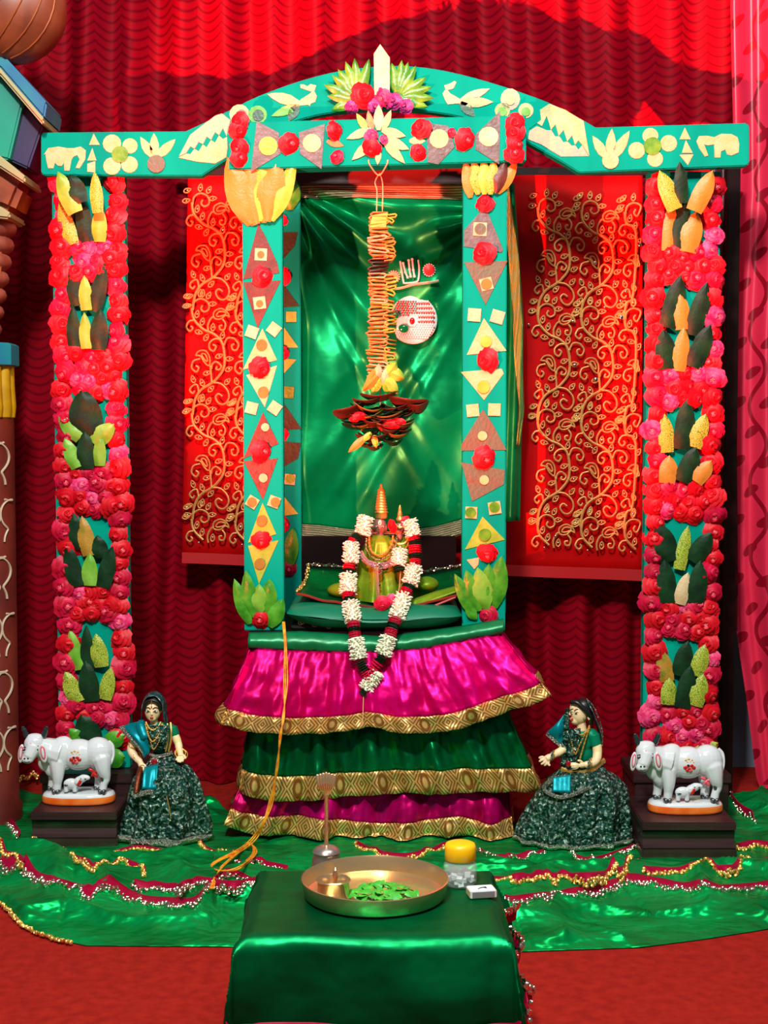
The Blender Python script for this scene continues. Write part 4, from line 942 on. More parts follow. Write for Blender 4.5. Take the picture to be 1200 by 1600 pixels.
for k in range(9):
    y = 480-36*k; r = 10.0-.58*k; prof += [(r, y), (r+.9, y-12), (r-.3, y-26)]
prof += [(3.2, 150), (2.0, 132), (2.6, 112), (1.5, 96), (.2, 90)]
mb.lathe([(r*s_, zz(y)) for r, y in prof], c, 20); part('crown', mb, M_gold, idol, smooth=35)
mb = MB()
mb.ell(T(535, 650), (10.2*s_, .02, 15*s_), 16, 12); mb.ell(T(535, 790), (7*s_, .014, 10*s_), 12, 8); mb.ell(T(537, 672, -.019), (1.8*s_, .006, 4*s_), 8, 6); mb.ell(T(537, 705, -.017), (3*s_, .004, 1.4*s_), 8, 6)
for d in (-86, 82): mb.ell(T(535+d, 670), (2.2*s_, .008, 6*s_), 8, 6)
hd = fuse('head', mb, M_idolskin, idol, .0022, 2)
for d in (-34, 34):
    mb = MB(); mb.ell(T(535+d, 655, -.0175), (2.6*s_, .003, 1.3*s_), 8, 6); mb.ell(T(535+d, 655, -.0200), (1.1*s_, .0018, 1.1*s_), 6, 5, 1); part('eye', mb, [M_eye, M_black], hd)
mb = MB(); mb.tube(sm([T(518, 590, -.017), T(522, 622, -.0205), T(535, 634, -.021), T(548, 622, -.0205), T(552, 590, -.017)], 3), .0014, 5); mb.tube([T(535, 590, -.018), T(535, 625, -.0212)], .001, 5, 1); part('tilak', mb, [M_white, M_redglaze], hd)
mb, fn = drape_rows([(836, 583, 605, .022), (846, 572, 618, .042), (866, 562, 630, .055), (900, 557, 640, .065), (936, 549, 652, .085)], .26, 10, .07, 1)
body = part('silk_robe', mb, M_idolcloth, idol, smooth=180)
for nm, pts in (('left', [(548, 905), (522, 915), (512, 928), (545, 938), (560, 925)]), ('right', [(650, 900), (676, 902), (690, 918), (668, 926), (648, 920)])):
    mb = MB(); q = [P(x, y, .24) for x, y in pts]; cc = sum(q, V((0, 0, 0)))/5
    mb.ell(cc, (abs(q[1].x-q[4].x)*.7, .05, .024), 14, 10); part('robe_fold', mb, M_idolcloth, idol, smooth=180)
mb = MB(); mb.grid(lambda u, v: P(640+74*u, interp([(640, 944), (680, 930), (714, 921)], 640+74*u)+ (18-8*u)*v - 6, .17-.02*v), 20, 4); part('shawl_end', mb, M_idolcloth, idol, smooth=180, solid=.002)
mb = MB(); mb.tube(sm([P(600+112*u, interp([(600, 955), (640, 962), (680, 946), (712, 933)], 600+112*u), .15) for u in (0, .25, .5, .75, 1)], 5), .004, 6); part('shawl_border', mb, mat('red_gold_piping', (150, 50, 40)), idol)
mb = MB(); mb.grid(lambda u, v: P(585.5+5*u+3*v, 886+50*v, .17-.012*v), 4, 12, uvf=lambda u, v: (v*.3, u)); part('gold_pleat', mb, M_linezari, idol, smooth=180, solid=.002)
def beads(parent, name, pts, r, m, n=24, dy=0.0):
    pp = sm(pts, 8); L = len(pp); mb = MB()
    for i in range(n):
        p = pp[int(i*(L-1)/(n-1))]; mb.ell(p+V((0, dy, 0)), r, 7, 5)
    return part(name, mb, m, parent)
def U(pts, Y): return [P(x, y, Y) for x, y in pts]
beads(idol, 'bead_necklace', U([(577, 838), (577, 850), (581, 862), (592, 868), (604, 862), (612, 850), (614, 838)], .195), .0036, M_gold, 34)
beads(idol, 'bead_necklace', U([(572, 842), (572, 856), (578, 868), (592, 875), (607, 868), (617, 854), (620, 842)], .19), .0032, M_sequin, 38)
mb = MB(); mb.tube(sm(U([(562, 862), (570, 875), (582, 881), (592, 883), (606, 881), (618, 873), (626, 862)], .185), 5), .0085, 8, flat=.4); mb.tube(sm(U([(564, 868), (575, 881), (592, 888), (610, 884), (622, 872)], .180), 5), .003, 6); part('silver_collar', mb, mat('collar_silver', (236, 222, 226), .25, .85, col2=(170, 140, 150), scale=420, kind='voronoi', bump=.8, bscale=420), idol)
mb = MB(); mb.ell(P(592, 882, .175), (.007, .005, .008), 8, 6); c = P(592, 893, .172)
for k in range(8): mb.ell(c+V((.009*cos(k*pi/4), 0, .009*sin(k*pi/4))), .004, 6, 4)
mb.ell(c, (.005, .005, .005), 8, 6, 1); mb.ell(P(593, 908, .17), (.003, .003, .004), 6, 4); mb.ell(P(593, 914, .168), (.004, .004, .005), 6, 5, 2); part('pendant', mb, [M_sequin, M_ruby, M_black], idol)
con = thing('consort_idol', (T(800, 1600).x, .27, .695), 'smaller idol with short golden crown beside the crowned main idol', 'idol')
mb = MB(); c = (T(800, 0).x, .26, 0)
mb.lathe([(r*s_, zz(y)) for r, y in ((5.5, 585), (6.2, 560), (4.4, 530), (3.6, 505), (3.9, 490), (3, 460), (2.2, 425), (2.4, 412), (1.2, 385), (.2, 368))], c, 16); part('crown', mb, M_gold, con, smooth=35)
mb = MB(); mb.ell(T(795, 680), (7.2*s_, .015, 11*s_), 14, 10); mb.ell(T(795, 700, -.015), (1.3*s_, .005, 2.6*s_), 6, 5); mb.ell(T(795, 790), (5*s_, .01, 8*s_), 10, 8); hd = fuse('head', mb, M_idolskin, con, .002, 2)
for d in (-24, 24):
    mb = MB(); mb.ell(T(795+d, 672, -.0135), (1.8*s_, .0025, 1*s_), 7, 5); mb.ell(T(795+d, 672, -.0155), (.8*s_, .0015, .8*s_), 6, 4, 1); part('eye', mb, [M_eye, M_black], hd)
mb, fn = drape_rows([(838, 618, 632, .016), (848, 612, 642, .03), (875, 606, 650, .045), (936, 600, 660, .06)], .285, 8, .03, 4); part('silk_robe', mb, M_idolcloth, con, smooth=180)
mb = MB(); mb.tube(sm(U([(617, 818), (624, 824), (634, 822), (638, 830), (634, 842)], .235), 4), .0028, 6); mb.tube(sm(U([(614, 842), (622, 850), (633, 848), (640, 838)], .23), 4), .0035, 6); part('head_ornament', mb, M_gold, con)
beads(con, 'bead_necklace', U([(612, 846), (616, 858), (626, 862), (636, 854), (641, 842)], .215), .004, M_gold, 24); beads(con, 'bead_necklace', U([(610, 852), (616, 866), (628, 870), (638, 862), (644, 848)], .205), .0034, M_sequin, 26)

# ------------------------------------------------------------------ flower garland over the idols
gar = thing('flower_garland', P(592, 940, .12), 'long garland of white jasmine with red and green bands hanging over the idols', 'garland')
def gy(py): return interp([(815, .205), (860, .185), (900, .155), (930, .125), (960, .075), (985, .055), (1010, .035), (1090, .025)], py)
def seg(a, b, r, kind):
    A, Bq = P(a[0], a[1], gy(a[1])), P(b[0], b[1], gy(b[1])); ax = Bq-A; L = ax.length; ax.normalize()
    x = ax.cross(V((0, 1, 0))).normalized(); y = ax.cross(x); s = S(.12); rr = r*s; R = random.Random(int(a[0]*7+a[1]))
    mb = MB()
    if kind == 'w':
        mb.tube([A, A.lerp(Bq, .5), Bq], [rr*.62, rr*.7, rr*.62], 8)
        n = int(L/.0062)
        for i in range(n):
            for j in range(11):
                an = 2*pi*(j+.5*(i % 2))/11+R.uniform(-.2, .2); d = x*cos(an)+y*sin(an)
                c = A + ax*(L*(i+.5)/n+R.uniform(-.002, .002)) + d*rr*R.uniform(.72, .95)
                rot = d.to_track_quat('Z', 'Y').to_matrix() @ Matrix.Rotation(R.uniform(-.5, .5), 3, 'X')
                mb.ell(c, (.0034, .0026, .0078), 5, 4, rot=rot)
        return part('jasmine_band', mb, M_white, gar, smooth=60)
    n = 5 if kind == 'g' else 4
    for i in range(n):
        c = A + ax*(L*(i+.5)/n); m_ = Matrix.Rotation(R.uniform(-.2, .2), 3, 'X')
        for j in range(8):
            an = 2*pi*j/8+R.uniform(-.2, .2); d = x*cos(an)+y*sin(an)
            mb.ell(c+d*rr*.5, (rr*.55, rr*.45, L/n*.36), 7, 5, rot=ax.to_track_quat('Z', 'Y').to_matrix() @ m_)
    return part('green_band' if kind == 'g' else 'red_band', mb, M_dark if kind == 'g' else M_rose2, gar, smooth=60)
for a, b, r, k in (((572, 806), (566, 836), 12, 'w'), ((562, 836), (553, 842), 10, 'g'), ((553, 842), (550, 848), 9, 'r'), ((549, 847), (548, 880), 12.5, 'w'), ((546, 882), (545, 890), 10.5, 'r'), ((545, 890), (544, 897), 10, 'g'), ((544, 896), (544, 928), 12.5, 'w'), ((545, 927), (545, 936), 10.5, 'r'), ((546, 935), (547, 941), 10, 'g'), ((547, 941), (552, 972), 13, 'w'), ((552, 973), (553, 981), 10.5, 'r'), ((553, 981), (554, 988), 10, 'g'), ((554, 988), (555, 996), 10, 'r'), ((555, 996), (561, 1030), 12, 'w'), ((562, 1032), (570, 1048), 10, 'g'), ((568, 1046), (576, 1058), 9, 'r'),
                   ((640, 812), (646, 838), 11, 'w'), ((646, 838), (648, 844), 10.5, 'r'), ((648, 844), (648, 851), 10.5, 'g'), ((648, 851), (649, 865), 11, 'r'), ((649, 866), (649, 873), 10.5, 'g'), ((649, 873), (648, 884), 9.5, 'r'), ((648, 884), (640, 914), 12.5, 'w'), ((626, 858), (622, 884), 11, 'w'), ((622, 884), (624, 892), 9, 'g'), ((639, 914), (636, 921), 10.5, 'g'), ((636, 921), (632, 930), 11, 'r'), ((632, 930), (619, 966), 12.5, 'w'), ((618, 967), (615, 975), 11, 'r'), ((615, 975), (612, 983), 10.5, 'g'), ((612, 983), (609, 994), 10.5, 'r'), ((608, 994), (598, 1024), 12.5, 'w'), ((597, 1025), (592, 1034), 10.5, 'g'), ((592, 1034), (580, 1048), 11, 'r'), ((586, 1044), (574, 1062), 9, 'r'),
                   ((590, 1048), (571, 1078), 12, 'w'), ((572, 1078), (567, 1086), 9, 'g')):
    seg(a, b, r, k)
rose(gar, 597, 943, 13, .115, 4); rose(gar, 612, 936, 10, .12, 3); rose(gar, 613, 823, 7, .21, 0, sy=1.9, name='red_petals', sx=.99); rose(gar, 634, 814, 8, .215, 0)
mb = MB(); mb.tube([P(626, 892, .17), P(624, 918, .15), P(621, 930, .13)], .0012, 4); mb.tube([P(568, 1086, .02), P(567, 1120, -.03), P(566, 1134, -.035)], .0011, 4); part('thread', mb, M_string, gar)

# ------------------------------------------------------------------ green satin spread on the floor
flo = thing('floor_cloth', (0, -.2, 0), 'crumpled green satin sari spread on the red carpet with scalloped sequin borders', 'cloth')
def smooth(a, b, x): t = max(0, min(1, (x-a)/(b-a))); return t*t*(3-2*t)
fe = [(-90, 1405), (0, 1412), (35, 1448), (80, 1468), (135, 1479), (380, 1481), (600, 1486), (800, 1489), (1000, 1482), (1100, 1469), (1200, 1453), (1300, 1442)]
feXY = [(p.x, p.y) for p in (G(x, y) for x, y in fe)]
def Hc(X, Y):
    mid = smooth(-.44, -.28, Y)
    a = .0035 + .0*mid
    r1 = 1-abs(nz(X*4.2+1.6*nz(X*1.4, Y*2, 4), Y*8.5, 1)); r2 = 1-abs(nz(X*7+1.3, Y*13+X*4, 2)); r3 = nz(X*1.6, Y*3.3, 8)
    cr = .040*r1**6 + .018*r2**6 + .012*r3
    cr = .045*math.tanh(max(0, cr)/.045)
    Yr = interp([(-1.08, -.05), (-.92, -.20), (-.72, -.33), (-.49, -.385), (.33, -.375), (.68, -.29), (1.1, -.25)], X)
    d_ = Y-Yr; mid = smooth(.02, .12, d_)
    rid = .046*(smooth(-.36, -.02, d_) if d_ < 0 else max(0, 1-d_/.09)**1.2)
    ck = abs(((X*2.7+Y*.5+.3*nz(X, Y)) % 1)-.5)
    f1 = 1-abs(nz(X*3.2+Y*3.5, Y*3-X*2.0, 6)); strip = rid + .026*(f1**7) + .020*nz(X*4, Y*4, 9) + .007*nz(X*12, Y*8+X*3, 3) - .008*max(0, 1-ck/.03)
    mask = 1.0
    for x0, x1, y0, y1 in ((-1.14, -.66, -.03, .6), (.66, 1.08, -.13, .6), (-.80, -.46, .0, .25), (.33, .74, -.06, .22), (-.46, .42, -.04, .6)):
        dx = max(x0-X, 0, X-x1); dy = max(y0-Y, 0, Y-y1); mask = min(mask, smooth(0, .13, sqrt(dx*dx+dy*dy)))
    return .003 + max(0, cr*mid + strip*(1-mid))*mask*smooth(0, .05, Y-interp(feXY, X))
be = [(-90, 1240), (60, 1243), (330, 1258), (400, 1290), (800, 1290), (1000, 1258), (1140, 1246), (1300, 1240)]
def flc(u, v):
    px = -90+1390*u; g0, g1 = G(px, interp(fe, px)), G(px, interp(be, px))
    X, Y = g0.x+(g1.x-g0.x)*v, g0.y+(g1.y-g0.y)*v
    z = Hc(X, Y)*smooth(0, .03, v) + .0025
    return V((X, Y, z))
mb = MB(); mb.grid(flc, 360, 190); part('satin', mb, M_green, flo, smooth=180, solid=.0015)
def ribbon(pts, wpx, lobe=.075, seed=0, up=.006):
    path = []
    for q in sm([V((x, y, 0)) for x, y in pts], 10):
        p = G(q.x, q.y)
        for _ in range(4): p = G(q.x, q.y, Hc(p.x, p.y)+up)
        path.append(p)
    for _ in range(3): path = [path[0]] + [(a+b+c)/3 for a, b, c in zip(path, path[1:], path[2:])] + [path[-1]]
    for p in path: p.z = max(p.z, Hc(p.x, p.y)+up)
    # resample evenly
    d = [0]
    for a, b in zip(path, path[1:]): d.append(d[-1]+(b-a).length)
    n = max(3, int(d[-1]/.011)); rs = []; i = 0
    for k in range(n+1):
        t = d[-1]*k/n
        while i < len(d)-2 and d[i+1] < t: i += 1
        rs.append(path[i].lerp(path[i+1], (t-d[i])/max(1e-6, d[i+1]-d[i])))
    D = G(*pts[0]).y-CY; wd = wpx*D/F
    mb = MB()
    lob = lambda k: abs(sin(pi*(k*d[-1]/n)/lobe))**.6
    def fn(u, v):
        k = u*n; p = rs[int(round(k))]; hh = wpx*D/F*(.5+.5*lob(k)); q = V((p.x, p.y - hh*.9*v, 0)); q.z = max(Hc(q.x, q.y)+.004, p.z-hh*.75*v+.003*sin(pi*v)); return q
    mb.grid(fn, n, 3); o = part('crimson_border', mb, M_crimson, flo, smooth=180, solid=.0015)
    mb = MB(); R = random.Random(seed)
    for k in range(n+1):
        for j in range(3):
            q = fn(k/n, .92+.2*j+R.uniform(-.05, .05))
            for e_ in range(1):
                mb.ell(q+V((R.uniform(-.003, .003), -.002, .002+R.uniform(0, .003))), (.0046, .0014, .0046), 6, 4, rot=Matrix.Rotation(R.uniform(-.9, .3), 3, 'X') @ Matrix.Rotation(R.uniform(-.6, .6), 3, 'Z'))
    part('sequin_scallops', mb, M_sequin if seed % 2 else M_gold, o, kind='stuff', smooth=30)
ribbon([(-20, 1335), (30, 1349), (70, 1366), (120, 1380), (170, 1391), (230, 1400), (300, 1404), (360, 1404), (410, 1402)], 27, seed=1)
ribbon([(788, 1402), (850, 1394), (920, 1387), (1000, 1383), (1100, 1384), (1220, 1376)], 27, seed=3)
ribbon([(55, 1330), (80, 1331), (115, 1340), (135, 1352), (165, 1350), (205, 1344), (228, 1358)], 13, seed=2, up=.012)
ribbon([(210, 1373), (240, 1380), (270, 1385), (290, 1374), (320, 1372), (370, 1376), (410, 1366)], 15, seed=5, up=.012)
ribbon([(-10, 1262), (14, 1274), (32, 1298)], 15, seed=7, up=.02); ribbon([(-10, 1240), (20, 1222), (60, 1205)], 12, seed=8, up=.01)
ribbon([(-15, 1325), (15, 1330), (38, 1340)], 13, seed=4, up=.01); ribbon([(180, 1328), (215, 1320), (255, 1326)], 13, seed=6, up=.012)
ribbon([(310, 1295), (318, 1318), (345, 1330), (380, 1325)], 12, seed=10, up=.012); ribbon([(370, 1352), (410, 1345), (450, 1352)], 13, seed=11, up=.014)
ribbon([(556, 1312), (590, 1328), (630, 1333), (670, 1326), (700, 1314), (735, 1318)], 13, seed=12, up=.018)
ribbon([(760, 1368), (810, 1370), (850, 1362), (880, 1364), (940, 1361), (975, 1352), (1000, 1340)], 15, seed=14, up=.012)
ribbon([(730, 1322), (770, 1334), (820, 1334), (850, 1326)], 12, seed=13, up=.014); ribbon([(885, 1332), (920, 1340), (960, 1330), (990, 1318)], 12, seed=15, up=.012)
ribbon([(1005, 1352), (1040, 1356), (1090, 1352), (1150, 1350), (1210, 1336)], 15, seed=16, up=.012); ribbon([(1140, 1232), (1152, 1252), (1175, 1266)], 18, seed=17, up=.03); ribbon([(1150, 1318), (1180, 1312), (1215, 1318)], 13, seed=18, up=.02)
ribbon([(-20, 1400), (8, 1415), (38, 1446), (80, 1464), (112, 1472)], 6, seed=20, up=.004)

def GH(px, py, up=.022):
    p = G(px, py, .03)
    for _ in range(5): p = G(px, py, Hc(p.x, p.y)+up)
    return p
# orange thread hanging from the swing to the floor
mb = MB()
def thr(dx, ph):
    pts = [P(443+dx, 972, .11), P(444+dx, 985, .075), P(446+dx, 1012, .055), P(446+2*dx, 1070, .02), P(443-dx, 1120, -.03), P(438+dx, 1150, -.045), P(433-dx, 1200, -.02), P(424+2*dx, 1250, -.0), P(412+dx, 1285, -.01)]
    pts += [GH(395+3*dx, 1312), GH(372, 1330+2*dx), GH(344+2*dx, 1343), GH(330, 1354+dx), GH(350+3*dx, 1361), GH(378, 1352+2*dx), GH(398+2*dx, 1332), GH(390, 1318+dx), GH(372+dx, 1332), GH(345, 1356+dx), GH(336+dx, 1372), GH(331+2*dx, 1388)]
    mb.tube(sm(pts, 6), .0022, 6)
for dx, ph in ((0, 0), (1.5, 1), (-1.3, 2)): thr(dx, ph)
solo('orange_thread', mb, M_thread, P(443, 985, .08), 'orange and yellow thread hanging down the skirt into a loose coil on the floor cloth', 'thread', smooth=180)

# ------------------------------------------------------------------ low table under green satin with puja things
zt_ = .30; y0, y1 = -1.55, -1.17; xa, xb = P(384, 1470, -1.52).x, P(784, 1470, -1.52).x
cov = thing('covered_table', ((xa+xb)/2, -1.36, 0), 'low table in front draped in green satin with a sequinned crimson edge', 'table')
mb = MB(); mb.box(xa+.012, xb-.012, y0+.012, y1-.004, zt_-.035, zt_-.004); part('tabletop', mb, M_wood, cov, bevel=.003)
for x in (xa+.03, xb-.03):
    for y in (y0+.03, y1-.02):
        mb = MB(); mb.box(x-.015, x+.015, y-.015, y+.015, 0, zt_-.036); part('leg', mb, M_wood, cov)
hx, hy, cxm, cym = (xb-xa)/2, (y1-y0)/2, (xa+xb)/2, (y0+y1)/2
def cover(sx, sy, lift=0.0):
    ex, ey = max(0, abs(sx)-hx), max(0, abs(sy)-hy); r = .028
    def ro(e):
        if e < r*pi/2: return r*sin(e/r), r*(1-cos(e/r))
        return r, r + e-r*pi/2
    ox, dx_ = ro(ex); oy, dy_ = ro(ey); m_ = min(ex, ey)
    ssx = 1 if sx > 0 else -1; ssy = 1 if sy > 0 else -1
    x = ssx*(min(abs(sx), hx)-r*.6*(1 if ex > 0 else max(0, 1-(hx-abs(sx))/.03)) + ox + .12*m_); y = ssy*(min(abs(sy), hy)-r*.6*(1 if ey > 0 else max(0, 1-(hy-abs(sy))/.03)) + oy + .12*m_)
    dr = max(dx_, dy_) - .15*m_
    z = zt_+.0045 + lift - dr
    hang = min(1, max(ex, ey)/.12)
    if ey > ex: y += ssy*hang*(.012*sin(sx*17+.6)+.010*abs(nz(sx*9, 3, 8)) + .016*nz(sx*6, ey*4, 2) + .006*nz(sx*15, ey*9, 5) + .02*sin(pi*min(1, ey/.2))*.6)
    elif ex > 0: x += ssx*hang*(.012*sin(sy*24) + .014*nz(sy*7, ex*4, 3)) + (ssx*.03*hang*(ex/.27) if sx > 0 else -.004*hang)
    z += .0016*max(0, nz(sx*12+2, sy*15, 1)) + .0012*max(0, 1-abs(sy+.02+.05*sx)/.006) + .001*max(0, 1-abs(sx-.03)/.005)
    return V((cxm+x, cym+y, max(z, .006)))
LX, LF, LB = hx+.262, -(hy+.198), hy+.10
mb = MB(); mb.grid(lambda u, v: cover(-LX+2*LX*u, LF+(LB-LF)*v), 110, 96); part('satin_cover', mb, M_green2, cov, smooth=180, solid=.0015)
def cov_border(path, seed, lobe=.05):
    mb = MB(); n = len(path)-1
    mb.grid(lambda u, v: path[int(round(u*n))][0].lerp(path[int(round(u*n))][1], v), n, 3); o = part('crimson_border', mb, M_crimson, cov, smooth=180, solid=.0015)
    mb = MB(); R = random.Random(seed)
    for i, (a, b) in enumerate(path):
        for j in range(3):
            q = a.lerp(b, .95+.18*j+.12*abs(sin(i*.5)))
            mb.ell(q+V((R.uniform(-.002, .002), -.003, 0)), (.0055, .002, .0055), 6, 4, rot=Matrix.Rotation(R.uniform(-.5, .5), 3, 'X') @ Matrix.Rotation(R.uniform(-.7, .7), 3, 'Z'))
    part('sequins', mb, M_sequin, o, kind='stuff', smooth=30)
cov_border([(cover(LX-.03, LF+(LB-LF)*k/70)+V((.006, -.003, 0)), cover(LX-.002, LF+(LB-LF)*k/70)+V((.008, -.006, 0))) for k in range(0, 71)], 2)
cov_border([(cover(LX-.12, LF+(LB-LF)*k/40)+V((.008, -.004, 0)), cover(LX-.145, LF+(LB-LF)*k/40)+V((.014, -.008, 0))) for k in range(0, 41)], 4)
cov_border([(cover(-LX+2*LX*k/90, LF+.03)+V((0, -.006, 0)), cover(-LX+2*LX*k/90, LF)+V((0, -.008, 0))) for k in range(12, 79)], 3)

zT = zt_+.0075
tc = G(586, 1398, zT); tc.z = zT
tray = thing('brass_tray', tc, 'round brass tray with raised rim on the green covered table', 'tray')
rT = 116.5/F*(tc.y-CY)*1.0
mb = MB(); mb.lathe([(.001, 0), (rT*.93, 0), (rT*.965, .004), (rT, .030), (rT*1.005, .034), (rT*.99, .035), (rT*.975, .031), (rT*.94, .006), (rT*.9, .004), (.001, .004)], tc, 72, cap=False); part('tray_body', mb, M_brass, tray, smooth=50)
cc = G(521, 1404, zT+.005); cc.z = zT+.0046
cup = thing('brass_cup', cc, 'small brass cup with a spoon knob standing in the tray', 'cup')
mb = MB(); mb.lathe([(.001, 0), (.030, 0), (.031, .003), (.030, .034), (.033, .037), (.031, .039), (.0275, .034), (.0275, .006), (.001, .005)], cc, 40, cap=False); part('cup_body', mb, M_brass, cup, smooth=50)
mb = MB(); q = cc+V((.004, .0, .008)); mb.lathe([(.004, 0), (.006, .006), (.004, .014), (.003, .028), (.0055, .034), (.0065, .039), (.004, .044), (.005, .048), (.001, .053)], q, 14); part('spoon_handle', mb, M_brass, cup)
pc = G(604, 1408, zT+.006); pc.z = zT+.006
mb = MB(); mb.lathe([(.001, 0), (.014, .001), (.016, .006), (.013, .012), (.001, .014)], G(570, 1402, zT+.012)+V((0, 0, -.004)), 18); solo('brass_dish', mb, M_brass, G(570, 1402, zT+.01), 'tiny brass dish half under the leaves in the tray', 'dish')
mb = MB(); a, b, c_, d = G(577, 1412, zT+.009), G(632, 1408, zT+.009), G(624, 1399, zT+.013), G(580, 1401, zT+.013)
mb.add([*(a, b, c_, d), *[p-V((0, 0, .004)) for p in (a, b, c_, d)]], [(0, 1, 2, 3), (7, 6, 5, 4), (0, 4, 5, 1), (1, 5, 6, 2), (2, 6, 7, 3), (3, 7, 4, 0)]); cd_ = solo('paper_packet', mb, M_card, pc, 'white and blue printed paper packet at the front of the tray', 'packet', smooth=0)
mb = MB()
for k in range(3):
    p = a.lerp(b, .1+.12*k); q = d.lerp(c_, .1+.12*k); mb.tube([p.lerp(q, .15)+V((0, 0, .0006)), p.lerp(q, .8)+V((0, 0, .0006))], .0012, 4)
part('blue_print', mb, M_blueprint, cd_)
R = random.Random(12)
tl = []
for k in range(3):
    mb = MB(); leaf_pts(mb, V((0, .013, .002)), V((0, -.012, 0)), .018, fold=.12, lift=.18, out=V((0, 0, 1)), base=.3, nu=5, nv=2); tl.append(mesh('tulsi_leaf', mb, M_tulsi, smooth=60))
for i in range(64):
    a = R.uniform(0, 2*pi); r = sqrt(R.random())
    c_ = G(597+58*r*cos(a), 1391+17*r*sin(a), zT+.02)
    o = link('tulsi_leaf', tl[i % 3], None, (c_.x, c_.y, zT+.006+.020*(1-r)*R.uniform(.5, 1)+.004*R.random())); o.rotation_euler = (R.uniform(-.5, .5), R.uniform(-.5, .5), R.uniform(0, 6.3)); sc1 = R.uniform(.75, 1.25); o.scale = (sc1, sc1, sc1)
    tag(o, 'small fresh green leaf in the heap on the brass tray', 'leaf', 'leaves heaped on the brass tray')
bc = G(510, 1362, zT); bc.z = zT
bell = thing('brass_bell', bc, 'brass hand bell with long stem and shell shaped finial behind the tray', 'bell')
u_ = (bc.y-CY)/F
mb = MB(); mb.lathe([(25*u_, 0), (24.5*u_, .006), (22*u_, .03), (21*u_, 30*u_), (22*u_, 32*u_), (20*u_, 36*u_), (15*u_, 40*u_), (7*u_, 43*u_), (.002, 44*u_)], bc, 32); part('bell_cup', mb, M_bell, bell, smooth=50)
mb = MB(); mb.lathe([(5*u_, 42*u_), (3.4*u_, 46*u_), (3.2*u_, 60*u_), (4*u_, 64*u_), (3.2*u_, 68*u_), (3.0*u_, 118*u_), (4.6*u_, 121*u_), (3.6*u_, 124*u_)], bc, 16); part('stem', mb, M_brass, bell, smooth=50)
mb = MB()
for k in range(7):
    a = (k-3)*.13; b0 = bc+V((.6*u_*(k-3), 0, 122*u_)); b1 = bc+V(((k-3)*4.6*u_, -.002, (158-abs(k-3)*1.2)*u_)); b2 = b0.lerp(b1, .5)+V(((k-3)*1.0*u_, -.007, 0))
    mb.tube(sm([b0, b2, b1], 5), [1.5*u_]*5+[2.2*u_]*3+[2.7*u_]*3, 8)
    mb.ell(b1, 2.7*u_, 8, 6)
part('shell_finial', mb, M_brass, bell)
jc = G(719, 1381, zT); jc.z = zT; u_ = (jc.y-CY)/F
jar = thing('camphor_jar', jc, 'small clear plastic jar of white camphor with yellow lid on the table', 'jar')
mb = MB(); mb.lathe([(.001, 0), (23*u_, 0), (26*u_, 4*u_), (26.5*u_, 20*u_), (26*u_, 33*u_), (22*u_, 38*u_), (22*u_, 42*u_), (21*u_, 42*u_), (21*u_, 37*u_), (25*u_, 32*u_), (25.2*u_, 6*u_), (22*u_, 2*u_), (.001, 2*u_)], jc, 40, cap=False); part('jar_body', mb, M_clear, jar, smooth=50)
mb = MB(); mb.lathe([(23.5*u_, 40*u_), (24.5*u_, 41*u_), (24.8*u_, 60*u_), (23*u_, 65*u_), (18*u_, 67*u_), (.001, 67.5*u_)], jc, 40); part('lid', mb, M_lid, jar, smooth=50)
mb = MB(); R = random.Random(5)
for k in range(46):
    a, r = R.uniform(0, 6.28), sqrt(R.random())*19*u_; c_ = jc+V((r*cos(a), r*sin(a), (4+R.random()*17*(1.0 if r < 12*u_ else .9))*u_)); h = R.uniform(3, 4.6)*u_
    rm = Matrix.Rotation(R.uniform(0, 3), 3, 'X') @ Matrix.Rotation(R.uniform(0, 3), 3, 'Z')
    vs = [c_+rm @ V((x*h, y*h, z*h*.6)) for z in (-1, 1) for y in (-1, 1) for x in (-1, 1)]
    mb.add(vs, [(0, 2, 3, 1), (4, 5, 7, 6), (0, 1, 5, 4), (2, 6, 7, 3), (0, 4, 6, 2), (1, 3, 7, 5)])
part('camphor_tablets', mb, M_camphor, jar, kind='stuff', smooth=0)
mc = G(752, 1399, zT); mc.z = zT
mbx = thing('matchbox', mc, 'white matchbox lying beside the camphor jar on the green table', 'matchbox')
mbx.rotation_euler.z = .18
def lb(x0, x1, y0, y1, z0, z1): m_ = MB(); m_.box(mc.x+x0, mc.x+x1, mc.y+y0, mc.y+y1, mc.z+z0, mc.z+z1); return m_
part('sleeve', lb(-.025, .025, -.018, .018, 0, .0145), M_card, mbx, bevel=.001); part('tray_end', lb(-.0262, .0262, -.0165, .0165, .0012, .0132), M_pale, mbx)
part('striking_strip', lb(-.022, .022, -.0186, -.018, .002, .0125), mat('match_grey', (120, 110, 112), .8), mbx)
mb = MB()
for k in range(3): mb.tube(sm([mc+V((-.008+.005*k, -.006+.004*k, .0148)), mc+V((-.001+.003*k, .001, .0148)), mc+V((.010, .004-.004*k, .0148))], 4), .0009, 4)
part('blue_print', mb, M_black, mbx)
